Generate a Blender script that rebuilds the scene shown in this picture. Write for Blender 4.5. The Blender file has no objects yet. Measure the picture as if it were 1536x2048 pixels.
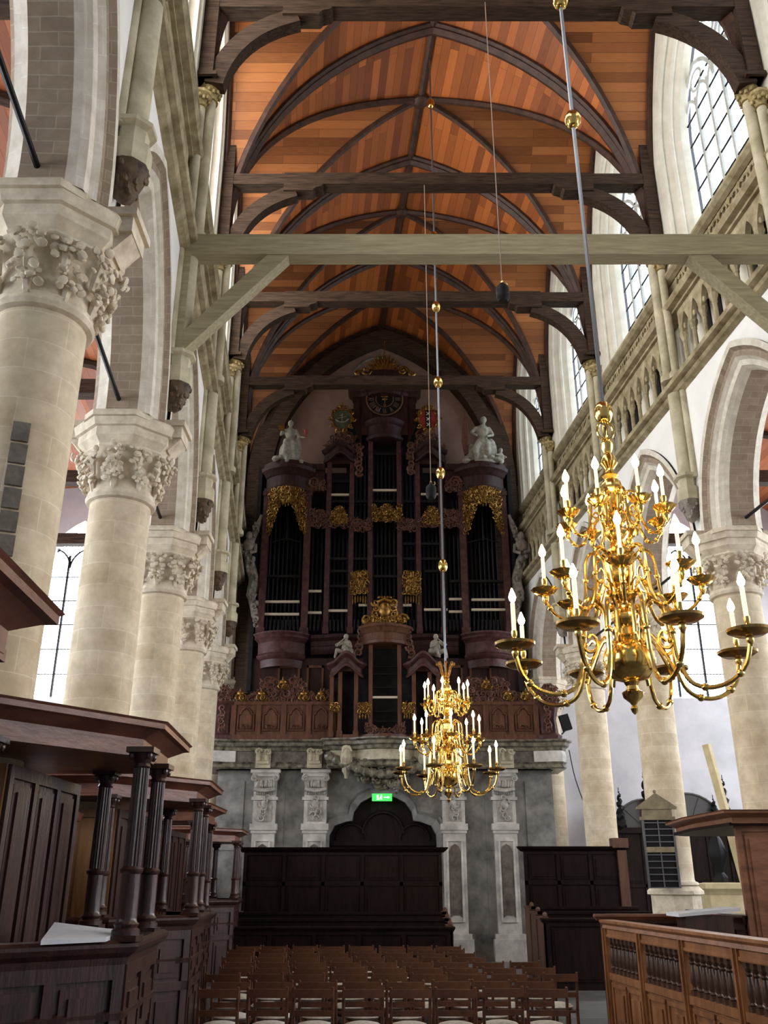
import bpy, math, random
from mathutils import Vector, Matrix
R = math.radians
PI = math.pi
rnd = random.Random(7)
scn = bpy.context.scene
COL = scn.collection
# the nave axis drifts left by 0.1 m per metre of depth relative to the cross beams
K = -0.1
EYE = 1.9
PITCH = R(22.3)
FPX = 1793.0
UC = 2.6            # nave centre line
HW = 4.5            # half width between wall faces
BAY = 4.07
PV = [6.7 + BAY * i for i in range(-2, 6)]      # pillar positions down the nave (last one is the west end)
ZA = 7.45           # top of the abaci
def W(u, v, z=0.0): return Vector((u + K * v, v, z))
def zpx(y, v): return EYE + v * math.tan(PITCH + math.atan((1024 - y) / FPX))
def at(x, y, v):
    cy = (1024 - y) / FPX
    ry = math.cos(PITCH) - cy * math.sin(PITCH)
    return (x - 768) / FPX * v / ry, zpx(y, v)

class MB:
    def __init__(s): s.v = []; s.f = []
    def add(s, vs, fs, mat=0, M=None, uv=None):
        b = len(s.v)
        if M is not None: vs = [M @ Vector(p) for p in vs]
        s.v += [tuple(p) for p in vs]
        for i, f in enumerate(fs): s.f.append((tuple(b + k for k in f), mat, uv[i] if uv else None))
    def box(s, x0, x1, y0, y1, z0, z1, mat=0, M=None):
        s.add([(x0,y0,z0),(x1,y0,z0),(x1,y1,z0),(x0,y1,z0),(x0,y0,z1),(x1,y0,z1),(x1,y1,z1),(x0,y1,z1)],
              [(0,3,2,1),(4,5,6,7),(0,1,5,4),(1,2,6,5),(2,3,7,6),(3,0,4,7)], mat, M)
    def lathe(s, prof, n=16, c=(0,0,0), mat=0, M=None, uvs=False, lobes=None):
        vs = []; fs = []; uv = []
        for r, z in prof:
            for i in range(n):
                a = 2*PI*i/n; q = r
                if lobes: q = r * (1 + lobes[1]*math.cos(lobes[0]*a))
                vs.append((c[0]+q*math.cos(a), c[1]+q*math.sin(a), c[2]+z))
        rm = max(p[0] for p in prof)
        for j in range(len(prof)-1):
            for i in range(n):
                k = (i+1) % n
                fs.append((j*n+i, j*n+k, (j+1)*n+k, (j+1)*n+i))
                a0 = 2*PI*i/n*rm; a1 = 2*PI*(i+1)/n*rm
                uv.append([(a0,prof[j][1]),(a1,prof[j][1]),(a1,prof[j+1][1]),(a0,prof[j+1][1])])
        for j in (0, len(prof)-1):
            if prof[j][0] > 1e-4:
                fs.append(tuple(j*n+i for i in range(n))); uv.append([(0,0)]*n)
        s.add(vs, fs, mat, M, uv if uvs else None)
    def tube(s, pts, r, n=6, mat=0, M=None, cap=True, flat=1.0):
        pts = [Vector(p) for p in pts]; m = len(pts)
        rs = r if isinstance(r, (list, tuple)) else [r]*m
        vs = []; fs = []; prev = None
        for i in range(m):
            t = (pts[min(i+1, m-1)] - pts[max(i-1, 0)])
            if t.length < 1e-9: t = Vector((0,0,1))
            t.normalize()
            if prev is None:
                a = Vector((0,1,0)) if abs(t.y) < .9 else Vector((1,0,0))
                nx = t.cross(a).normalized()
            else:
                nx = (prev - t*prev.dot(t))
                if nx.length < 1e-6: nx = t.orthogonal()
                nx.normalize()
            prev = nx; ny = t.cross(nx)
            for k in range(n):
                a = 2*PI*k/n
                vs.append(pts[i] + (nx*math.cos(a) + ny*math.sin(a)*flat)*rs[i])
        for i in range(m-1):
            for k in range(n):
                q = (k+1) % n
                fs.append((i*n+k, i*n+q, (i+1)*n+q, (i+1)*n+k))
        if cap: fs.append(tuple(range(n))); fs.append(tuple((m-1)*n+k for k in range(n)))
        s.add(vs, fs, mat, M)
    def ell(s, c, r, mat=0, M=None, nu=10, nv=7, rot=None):
        if not isinstance(r, (list, tuple)): r = (r, r, r)
        vs = [(0,0,-1)]; fs = []
        for j in range(1, nv):
            p = -PI/2 + PI*j/nv
            for i in range(nu):
                a = 2*PI*i/nu; vs.append((math.cos(a)*math.cos(p), math.sin(a)*math.cos(p), math.sin(p)))
        vs.append((0,0,1)); L = len(vs)-1
        for i in range(nu):
            k = (i+1) % nu
            fs.append((0, 1+k, 1+i)); fs.append((L, L-nu+i, L-nu+k))
            for j in range(nv-2): fs.append((1+j*nu+i, 1+j*nu+k, 1+(j+1)*nu+k, 1+(j+1)*nu+i))
        T = Matrix.Translation(c)
        if rot is not None: T = T @ rot
        T = T @ Matrix.Diagonal((r[0], r[1], r[2], 1))
        if M is not None: T = M @ T
        s.add(vs, fs, mat, T)
    def prism(s, poly, y0, y1, mat=0, M=None):       # outline in x,z given a thickness along y
        n = len(poly)
        vs = [(x,y0,z) for x,z in poly] + [(x,y1,z) for x,z in poly]
        fs = [tuple(range(n)), tuple(range(2*n-1, n-1, -1))] + [(i,(i+1)%n,n+(i+1)%n,n+i) for i in range(n)]
        s.add(vs, fs, mat, M)
    def slab(s, poly, z0, z1, mat=0, M=None):        # outline in x,y given a height
        n = len(poly)
        vs = [(x,y,z0) for x,y in poly] + [(x,y,z1) for x,y in poly]
        fs = [tuple(range(n-1,-1,-1)), tuple(range(n, 2*n))] + [(i,(i+1)%n,n+(i+1)%n,n+i) for i in range(n)]
        s.add(vs, fs, mat, M)
    def mould(s, path, prof, closed=False, mat=0, M=None, cap=True):   # prof: (offset to the left-hand normal, z)
        n = len(path); P = [Vector((p[0], p[1])) for p in path]; off = []
        for i in range(n):
            def nrm(a, b):
                d = (P[b]-P[a]); d.normalize(); return Vector((d.y, -d.x))
            if closed: n0 = nrm((i-1) % n, i); n1 = nrm(i, (i+1) % n)
            else:
                n0 = nrm(max(i-1,0), max(i,1)); n1 = nrm(min(i, n-2), min(i+1, n-1))
            m = n0 + n1; m.normalize(); m = m / max(.35, m.dot(n0)); off.append(m)
        vs = []; q = len(prof)
        for i in range(n):
            for o, z in prof: vs.append((P[i].x + off[i].x*o, P[i].y + off[i].y*o, z))
        fs = []
        for i in range(n if closed else n-1):
            k = (i+1) % n
            for j in range(q-1): fs.append((i*q+j, k*q+j, k*q+j+1, i*q+j+1))
        if cap and not closed: fs.append(tuple(range(q))); fs.append(tuple((n-1)*q+j for j in range(q)))
        s.add(vs, fs, mat, M)
    def build(s, name, mats, parent=None, skew=False, smooth=False, loc=None, recalc=True):
        me = bpy.data.meshes.new(name)
        vs = s.v
        if skew: vs = [(p[0]+K*p[1], p[1], p[2]) for p in vs]
        me.from_pydata(vs, [], [f[0] for f in s.f])
        if not isinstance(mats, (list, tuple)): mats = [mats]
        for m in mats: me.materials.append(m)
        for p, f in zip(me.polygons, s.f): p.material_index = f[1]
        if any(f[2] for f in s.f):
            ul = me.uv_layers.new(name='UVMap'); d = ul.data
            for p, f in zip(me.polygons, s.f):
                if f[2]:
                    for li, uvc in zip(p.loop_indices, f[2]): d[li].uv = uvc
        elif recalc and len(s.f) < 60000:
            import bmesh
            bm = bmesh.new(); bm.from_mesh(me); bmesh.ops.recalc_face_normals(bm, faces=bm.faces); bm.to_mesh(me); bm.free()
        if smooth:
            for p in me.polygons: p.use_smooth = True
            me.set_sharp_from_angle(angle=R(38))
        o = bpy.data.objects.new(name, me); COL.objects.link(o)
        if parent is not None: o.parent = parent
        if loc is not None: o.location = loc
        return o

def tag(o, label=None, cat=None, group=None, kind=None):
    if label: o['label'] = label
    if cat: o['category'] = cat
    if group: o['group'] = group
    if kind: o['kind'] = kind
    return o
def thing(name, loc, label, cat, group=None, rz=0, sc=None):
    o = bpy.data.objects.new(name, None); COL.objects.link(o)
    o.location = loc; o.rotation_euler = (0, 0, rz); o.empty_display_size = .2
    if sc: o.scale = sc
    return tag(o, label, cat, group)
def copy_tree(o, parent=None):
    kids = [c for c in COL.objects if c.parent == o]
    return _copy(o, parent)
def _copy(o, parent):
    c = o.copy(); COL.objects.link(c); c.parent = parent
    for ch in o.children: _copy(ch, c)
    return c
def struct(o): o['kind'] = 'structure'; return o
trim_no = [0]
def trim(mb, mats, **k):
    trim_no[0] += 1
    return struct(mb.build('trim_%d' % trim_no[0], mats, **k))

# ------------------------------------------------------------ materials
class NT:
    def __init__(s, name):
        s.m = bpy.data.materials.new(name); s.m.use_nodes = True
        s.t = s.m.node_tree; s.b = s.t.nodes['Principled BSDF']
    def n(s, typ, **k):
        x = s.t.nodes.new(typ)
        for a, b in k.items():
            if a.startswith('_'): setattr(x, a[1:], b)
            else: x.inputs[a.replace('__', ' ')].default_value = b
        return x
    def l(s, a, b): s.t.links.new(a, b)
def col4(c): return (c[0], c[1], c[2], 1)
def ramp(nt, fac, stops):
    r = nt.n('ShaderNodeValToRGB'); e = r.color_ramp.elements
    e[0].position = stops[0][0]; e[0].color = col4(stops[0][1])
    e[1].position = stops[1][0]; e[1].color = col4(stops[1][1])
    for p, c in stops[2:]:
        q = e.new(p); q.color = col4(c)
    nt.l(fac, r.inputs[0]); return r.outputs[0]
def mat_noise(name, c1, c2, scale=6, rough=.8, metal=0, bump=.2, stretch=(1,1,1), detail=6, c3=None, spec=.3, coords='Object', bscale=None):
    nt = NT(name)
    tc = nt.n('ShaderNodeTexCoord'); mp = nt.n('ShaderNodeMapping'); mp.inputs['Scale'].default_value = stretch
    nt.l(tc.outputs[coords], mp.inputs[0])
    no = nt.n('ShaderNodeTexNoise', Scale=scale, Detail=detail, Roughness=.6); nt.l(mp.outputs[0], no.inputs['Vector'])
    st = [(.3, c1), (.7, c2)]
    if c3: st.append((.5, c3))
    nt.l(ramp(nt, no.outputs[0], st), nt.b.inputs['Base Color'])
    nt.b.inputs['Roughness'].default_value = rough; nt.b.inputs['Metallic'].default_value = metal
    nt.b.inputs['Specular IOR Level'].default_value = spec
    if bump:
        n2 = nt.n('ShaderNodeTexNoise', Scale=bscale or scale*3, Detail=5); nt.l(mp.outputs[0], n2.inputs['Vector'])
        bp = nt.n('ShaderNodeBump', Strength=bump, Distance=.02); nt.l(n2.outputs[0], bp.inputs['Height']); nt.l(bp.outputs[0], nt.b.inputs['Normal'])
    return nt.m
def mat_brick(name, c1, c2, mortar, sx, sz, rough=.85, coords='UV', msize=.012, bump=.3, stain=None, offs=.5):
    nt = NT(name)
    tc = nt.n('ShaderNodeTexCoord'); mp = nt.n('ShaderNodeMapping')
    nt.l(tc.outputs[coords], mp.inputs[0])
    no0 = nt.n('ShaderNodeTexNoise', Scale=3.0, Detail=3); nt.l(mp.outputs[0], no0.inputs['Vector'])
    mx0 = nt.n('ShaderNodeMixRGB', Fac=.02); nt.l(mp.outputs[0], mx0.inputs[1]); nt.l(no0.outputs[1], mx0.inputs[2])
    br = nt.n('ShaderNodeTexBrick', _offset=offs); nt.l(mx0.outputs[0], br.inputs['Vector'])
    br.inputs['Color1'].default_value = col4(c1); br.inputs['Color2'].default_value = col4(c2); br.inputs['Mortar'].default_value = col4(mortar)
    br.inputs['Scale'].default_value = 1; br.inputs['Mortar Size'].default_value = msize; br.inputs['Brick Width'].default_value = sx; br.inputs['Row Height'].default_value = sz
    br.inputs['Mortar Smooth'].default_value = .3
    no = nt.n('ShaderNodeTexNoise', Scale=5.0, Detail=8, Roughness=.65); nt.l(tc.outputs['Object'], no.inputs['Vector'])
    r2 = ramp(nt, no.outputs[0], [(.3, (.72,.70,.66)), (.65, (1,1,1))])
    mx = nt.n('ShaderNodeMixRGB', _blend_type='MULTIPLY', Fac=1.0); nt.l(br.outputs[0], mx.inputs[1]); nt.l(r2, mx.inputs[2])
    out = mx.outputs[0]
    if stain:
        n3 = nt.n('ShaderNodeTexNoise', Scale=.9, Detail=5); nt.l(tc.outputs['Object'], n3.inputs['Vector'])
        r3 = ramp(nt, n3.outputs[0], [(.45, (1,1,1)), (.68, stain)])
        m3 = nt.n('ShaderNodeMixRGB', _blend_type='MULTIPLY', Fac=1.0); nt.l(out, m3.inputs[1]); nt.l(r3, m3.inputs[2]); out = m3.outputs[0]
    nt.l(out, nt.b.inputs['Base Color']); nt.b.inputs['Roughness'].default_value = rough
    nt.b.inputs['Specular IOR Level'].default_value = .25
    bp = nt.n('ShaderNodeBump', Strength=bump, Distance=.02); nt.l(br.outputs['Fac'], bp.inputs['Height']); bp.invert = True
    nt.l(bp.outputs[0], nt.b.inputs['Normal'])
    return nt.m
def mat_plain(name, c, rough=.5, metal=0, spec=.5):
    nt = NT(name); nt.b.inputs['Base Color'].default_value = col4(c); nt.b.inputs['Roughness'].default_value = rough
    nt.b.inputs['Metallic'].default_value = metal; nt.b.inputs['Specular IOR Level'].default_value = spec
    return nt.m
def mat_emit(name, c, st):
    nt = NT(name); nt.b.inputs['Base Color'].default_value = (0,0,0,1); nt.b.inputs['Emission Color'].default_value = col4(c)
    nt.b.inputs['Emission Strength'].default_value = st; return nt.m
def mat_planks(name, w, ln, ca, cb, rough=.45):
    # boards: row height w across, ln long, every board its own tint
    nt = NT(name)
    tc = nt.n('ShaderNodeTexCoord')
    br = nt.n('ShaderNodeTexBrick', _offset=.37); nt.l(tc.outputs['UV'], br.inputs['Vector'])
    br.inputs['Color1'].default_value = (0,0,0,1); br.inputs['Color2'].default_value = (1,1,1,1); br.inputs['Mortar'].default_value = (.4,.4,.4,1)
    br.inputs['Scale'].default_value = 1; br.inputs['Mortar Size'].default_value = .004; br.inputs['Brick Width'].default_value = ln; br.inputs['Row Height'].default_value = w
    br.inputs['Bias'].default_value = 0
    mp = nt.n('ShaderNodeMapping'); mp.inputs['Scale'].default_value = (1.2, 14, 1); nt.l(tc.outputs['UV'], mp.inputs[0])
    no = nt.n('ShaderNodeTexNoise', Scale=3.0, Detail=5); nt.l(mp.outputs[0], no.inputs['Vector'])
    mx = nt.n('ShaderNodeMixRGB', Fac=.35); nt.l(br.outputs[0], mx.inputs[1]); nt.l(no.outputs[0], mx.inputs[2])
    c = ramp(nt, mx.outputs[0], [(.1, ca), (.85, cb)])
    m2 = nt.n('ShaderNodeMixRGB', _blend_type='MULTIPLY'); nt.l(br.outputs['Fac'], m2.inputs[0]); nt.l(c, m2.inputs[1]); m2.inputs[2].default_value = (.35,.3,.3,1)
    nt.l(m2.outputs[0], nt.b.inputs['Base Color']); nt.b.inputs['Roughness'].default_value = rough
    nt.b.inputs['Specular IOR Level'].default_value = .3
    return nt.m
def mat_glass(name, strength, tint=(1,1,1), blue=(.25,.5,.8), cell=(.11,.15), lead=.008, amount=.5, coords='UV'):
    nt = NT(name)
    tc = nt.n('ShaderNodeTexCoord')
    br = nt.n('ShaderNodeTexBrick', _offset=0.0); nt.l(tc.outputs[coords], br.inputs['Vector'])
    br.inputs['Color1'].default_value = (0,0,0,1); br.inputs['Color2'].default_value = (1,1,1,1); br.inputs['Mortar'].default_value = (.5,.5,.5,1)
    br.inputs['Scale'].default_value = 1; br.inputs['Mortar Size'].default_value = lead; br.inputs['Brick Width'].default_value = cell[0]; br.inputs['Row Height'].default_value = cell[1]
    no = nt.n('ShaderNodeTexNoise', Scale=1.1, Detail=3); nt.l(tc.outputs[coords], no.inputs['Vector'])
    mx = nt.n('ShaderNodeMixRGB', Fac=.5); nt.l(br.outputs[0], mx.inputs[1]); nt.l(no.outputs[0], mx.inputs[2])
    c = ramp(nt, mx.outputs[0], [(max(0, amount-.2), blue), (amount, tint)])
    m2 = nt.n('ShaderNodeMixRGB'); nt.l(br.outputs['Fac'], m2.inputs[0]); nt.l(c, m2.inputs[1]); m2.inputs[2].default_value = (.02,.03,.04,1)
    nt.b.inputs['Base Color'].default_value = (.03,.04,.05,1); nt.b.inputs['Roughness'].default_value = .2
    nt.l(m2.outputs[0], nt.b.inputs['Emission Color']); nt.b.inputs['Emission Strength'].default_value = strength
    return nt.m

M = {}
M['pillar'] = mat_brick('pillar_stone', (.76,.675,.52), (.68,.59,.44), (.82,.75,.61), .62, .27, stain=(.80,.74,.66), msize=.006, bump=.2)
M['cream'] = mat_noise('carved_stone', (.46,.39,.29), (.80,.72,.58), 5, bump=.25)
M['archw'] = mat_brick('arch_white', (.80,.75,.66), (.70,.65,.57), (.84,.80,.72), .5, .4, msize=.005, bump=.1)
M['archb'] = mat_brick('arch_brown', (.36,.285,.215), (.29,.225,.17), (.42,.35,.27), .32, .12, msize=.006, bump=.12)
M['plaster'] = mat_noise('lime_plaster', (.80,.79,.77), (.90,.89,.86), 1.5, rough=.9, bump=.05)
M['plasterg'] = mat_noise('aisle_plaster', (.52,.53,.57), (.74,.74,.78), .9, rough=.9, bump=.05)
M['olive'] = mat_noise('gallery_stone', (.20,.155,.08), (.50,.43,.28), 4, bump=.3)
M['shaft'] = mat_noise('shaft_stone', (.36,.32,.21), (.66,.60,.44), 3, bump=.25)
M['reveal'] = mat_noise('reveal_stone', (.70,.66,.56), (.86,.82,.72), 3, bump=.08)
M['pinkwall'] = mat_noise('west_wall', (.24,.15,.115), (.36,.235,.185), 1.2, rough=.9, bump=.05)
M['oak'] = mat_noise('dark_oak', (.022,.013,.009), (.085,.052,.034), 5, rough=.7, bump=.3, stretch=(.6,6,6), spec=.12)
M['rib'] = mat_noise('rib_oak', (.03,.014,.009), (.085,.038,.024), 5, rough=.5, bump=.1)
M['paleoak'] = mat_noise('painted_oak', (.27,.235,.145), (.44,.39,.25), 4, rough=.6, bump=.3, stretch=(.5,6,6))
M['vault'] = mat_planks('vault_boards', .21, 2.4, (.15,.038,.010), (.52,.15,.034))
M['vaultside'] = mat_planks('vault_side_boards', .21, 2.4, (.13,.042,.014), (.44,.165,.055))
M['aisleroof'] = mat_planks('aisle_boards', .2, 2.4, (.16,.04,.015), (.42,.13,.045))
M['brass'] = mat_noise('polished_brass', (.62,.40,.10), (.95,.68,.24), 8, rough=.16, metal=1, bump=0)
M['darkbrass'] = mat_noise('drip_pan_brass', (.30,.19,.07), (.5,.33,.12), 8, rough=.25, metal=1, bump=0)
M['gilt'] = mat_noise('gilding', (.12,.055,.015), (.46,.26,.07), 14, rough=.32, metal=.85, bump=.2)
M['wax'] = mat_emit('candle_wax', (1,.62,.30), 1.1)
M['wax'].node_tree.nodes['Principled BSDF'].inputs['Base Color'].default_value = (.9,.75,.5,1)
M['flame'] = mat_emit('candle_flame', (1,.66,.25), 42)
M['owood'] = mat_noise('organ_oak', (.015,.006,.005), (.052,.021,.018), 4, rough=.5, spec=.2, bump=.2, stretch=(3,3,.6))
M['owoodl'] = mat_noise('gallery_oak', (.055,.02,.011), (.15,.058,.03), 4, rough=.45, bump=.25, stretch=(3,3,.6))
M['owoodp'] = mat_noise('marbled_oak', (.035,.014,.013), (.105,.045,.042), 7, rough=.42, bump=.25, spec=.25)
M['odark'] = mat_noise('dark_inside', (.006,.005,.006), (.02,.016,.017), 4, rough=.9, bump=0)
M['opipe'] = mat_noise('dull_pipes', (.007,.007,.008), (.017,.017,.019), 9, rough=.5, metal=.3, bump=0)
M['rail'] = mat_plain('pale_rail', (.55,.47,.36), .7)
M['statue'] = mat_noise('statue_white', (.17,.155,.125), (.40,.37,.31), 9, rough=.6, bump=.3)
M['carvgrey'] = mat_noise('grey_carving', (.12,.10,.085), (.33,.29,.25), 9, rough=.6, bump=.4)
M['carvdark'] = mat_noise('dark_carving', (.05,.022,.016), (.17,.07,.045), 9, rough=.4, bump=.4)
M['mgrey'] = mat_noise('grey_marble', (.08,.076,.072), (.31,.295,.28), 2.2, rough=.35, bump=.05, detail=10)
M['mwhite'] = mat_noise('white_marble', (.33,.315,.295), (.70,.67,.63), 3, rough=.35, bump=.05, detail=10)
M['mdark'] = mat_noise('dark_marble', (.055,.045,.04), (.20,.17,.15), 5, rough=.3, bump=.1, detail=12)
M['mgreen'] = mat_noise('veined_marble', (.015,.013,.010), (.30,.27,.20), 7, rough=.3, bump=.3, detail=12)
M['mcream'] = mat_noise('cream_marble', (.30,.27,.18), (.56,.52,.38), 4, rough=.4, bump=.1)
M['stall'] = mat_noise('stall_oak', (.018,.007,.0055), (.065,.027,.021), 4, rough=.32, bump=.2, stretch=(3,3,.5), spec=.6)
M['stallr'] = mat_noise('stall_red_oak', (.10,.032,.020), (.25,.095,.058), 3, rough=.38, bump=.2, stretch=(1,1,3), spec=.5)
M['stalld'] = mat_noise('pew_dark_oak', (.006,.003,.0025), (.020,.009,.007), 4, rough=.55, bump=.2, stretch=(3,3,.5), spec=.15)
M['railw'] = mat_noise('balustrade_oak', (.16,.062,.022), (.38,.17,.07), 4, rough=.4, bump=.25, stretch=(2,2,.5), spec=.5)
M['chair'] = mat_noise('chair_wood', (.055,.02,.010), (.17,.068,.033), 6, rough=.4, bump=.15, spec=.5)
M['cushion'] = mat_noise('cushion_cloth', (.62,.62,.56), (.85,.85,.78), 20, rough=.95, bump=.3)
M['iron'] = mat_plain('black_iron', (.012,.012,.014), .45, .6)
M['steel'] = mat_plain('grey_rod', (.22,.23,.26), .35, .8)
M['black'] = mat_plain('black_paint', (.008,.008,.009), .55, 0, .2)
M['paper'] = mat_noise('white_paper', (.62,.64,.70), (.75,.77,.82), 3, rough=.8, bump=0)
M['yellowstone'] = mat_noise('yellow_stone', (.50,.42,.24), (.68,.60,.38), 5, bump=.2)
M['slate'] = mat_noise('slate', (.03,.033,.034), (.07,.074,.074), 6, rough=.4, bump=.05)
M['frame'] = mat_noise('board_frame', (.16,.13,.08), (.30,.26,.17), 6, rough=.6, bump=.1)
M['mull'] = mat_noise('mullion_stone', (.42,.42,.40), (.6,.6,.58), 4, bump=.1)
M['leadc'] = mat_plain('lead_dome', (.07,.065,.065), .5)
M['darkstone'] = mat_noise('dark_repair_stone', (.12,.105,.09), (.22,.195,.17), 9, bump=.4)
M['glassR'] = mat_glass('leaded_glass_nave', 2.6, (.86,.94,1), (.22,.45,.62), (.115,.16), .006, .42)
M['glassL'] = mat_glass('leaded_glass_nave_south', 9.0, (1,.97,.9), (.55,.7,.85), (.115,.16), .006, .42)
M['glassA'] = mat_glass('leaded_glass_aisle', 9.0, (.93,.96,1), (.75,.88,1), (.10,.14), .007, .3)
M['glassW'] = mat_glass('leaded_glass_west', 14.0, (.90,.95,1), (.35,.6,.85), (.10,.14), .010, .30)
def floor_mat():
    nt = NT('floor_slabs'); tc = nt.n('ShaderNodeTexCoord')
    br = nt.n('ShaderNodeTexBrick', _offset=.5); nt.l(tc.outputs['Object'], br.inputs['Vector'])
    br.inputs['Color1'].default_value = (.075,.075,.08,1); br.inputs['Color2'].default_value = (.15,.148,.15,1); br.inputs['Mortar'].default_value = (.24,.22,.19,1)
    br.inputs['Scale'].default_value = 1; br.inputs['Mortar Size'].default_value = .018; br.inputs['Brick Width'].default_value = 1.9; br.inputs['Row Height'].default_value = .95
    no = nt.n('ShaderNodeTexNoise', Scale=2.5, Detail=8); nt.l(tc.outputs['Object'], no.inputs['Vector'])
    mx = nt.n('ShaderNodeMixRGB', _blend_type='MULTIPLY', Fac=.7); nt.l(br.outputs[0], mx.inputs[1]); nt.l(ramp(nt, no.outputs[0], [(.3,(.55,.55,.55)),(.7,(1.1,1.1,1.1))]), mx.inputs[2])
    nt.l(mx.outputs[0], nt.b.inputs['Base Color']); nt.b.inputs['Roughness'].default_value = .42
    return nt.m
M['floor'] = floor_mat()

M['glassD'] = mat_glass('leaded_glass_dim', 1.6, (1,.97,.9), (.55,.7,.85), (.115,.16), .006, .42)

M['corbel'] = mat_noise('brown_carved_corbel', (.04,.026,.016), (.16,.105,.06), 9, rough=.6, bump=.5)
# ------------------------------------------------------------ arches
def arch_c(a, rise): c = (rise*rise - a*a) / (2*a); return c, a + c
def arch_pts(vm, a, z0, rise, d=0.0, n=14):
    c, Rr = arch_c(a, rise); r = Rr - d; out = []
    tm = math.acos(max(-1, min(1, c / r)))
    for i in range(n+1): t = tm*i/n; out.append((vm + c - r*math.cos(t), z0 + r*math.sin(t)))
    for i in range(n-1, -1, -1): t = tm*i/n; out.append((vm - c + r*math.cos(t), z0 + r*math.sin(t)))
    return out
def U(S, w): return UC + S*(HW + w)
A_OUT, A_RISE = 1.90, 2.78
# step in from the outer edge (d) and back from the nave face (w), with a material per strip
APROF = [(0,-.05),(.0,-.05),(.11,-.05),(.17,.015),(.27,.015),(.33,.08),(.42,.10),(.47,.17),(.50,.25),(.52,.65),(.47,.72),(.42,.80),(.27,.88),(.17,.90),(.0,.92)]
AMAT = [1,1,0,0,1,1,1,1,0,1,1,0,0,1]
def arcade(S, side):
    wall = MB(); top = 10.5
    for i in range(len(PV)-1):
        vm = (PV[i]+PV[i+1])/2
        mb = MB()
        curves = [arch_pts(vm, A_OUT, ZA, A_RISE, d) for d, w in APROF]
        for j in range(len(APROF)-1):
            c0, c1 = curves[j], curves[j+1]; w0, w1 = APROF[j][1], APROF[j+1][1]
            L = 0; s0 = j*.37
            width = math.hypot(APROF[j+1][0]-APROF[j][0], w1-w0)
            for k in range(len(c0)-1):
                dl = math.hypot(c0[k+1][0]-c0[k][0], c0[k+1][1]-c0[k][1])
                mb.add([(U(S,w0),*c0[k]),(U(S,w0),*c0[k+1]),(U(S,w1),*c1[k+1]),(U(S,w1),*c1[k])], [(0,1,2,3)], AMAT[j],
                       uv=[[(s0,L),(s0,L+dl),(s0+width,L+dl),(s0+width,L)]])
                L += dl
        trim(mb, [M['archb'], M['archw']], skew=True)
        for w in (0.0, .90):
            c = arch_pts(vm, A_OUT-.02, ZA, A_RISE)
            for k in range(len(c)-1):
                wall.add([(U(S,w),*c[k]),(U(S,w),*c[k+1]),(U(S,w),c[k+1][0],top),(U(S,w),c[k][0],top)], [(0,1,2,3)])
            for v0, v1 in ((PV[i], c[0][0]), (c[-1][0], PV[i+1])):
                wall.add([(U(S,w),v0,ZA),(U(S,w),v1,ZA),(U(S,w),v1,top),(U(S,w),v0,top)], [(0,1,2,3)])
    # upper wall on the aisle side and the triforium back wall
    v0, v1 = PV[0], PV[-1]
    wall.box(min(U(S,.9),U(S,.86)), max(U(S,.9),U(S,.86)), v0, v1, top, 13.15)
    wall.box(min(U(S,.0),U(S,.9)), max(U(S,.0),U(S,.9)), v0, v1, top-.02, top)
    struct(wall.build('wall_'+side, M['plaster'], skew=True))
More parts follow.
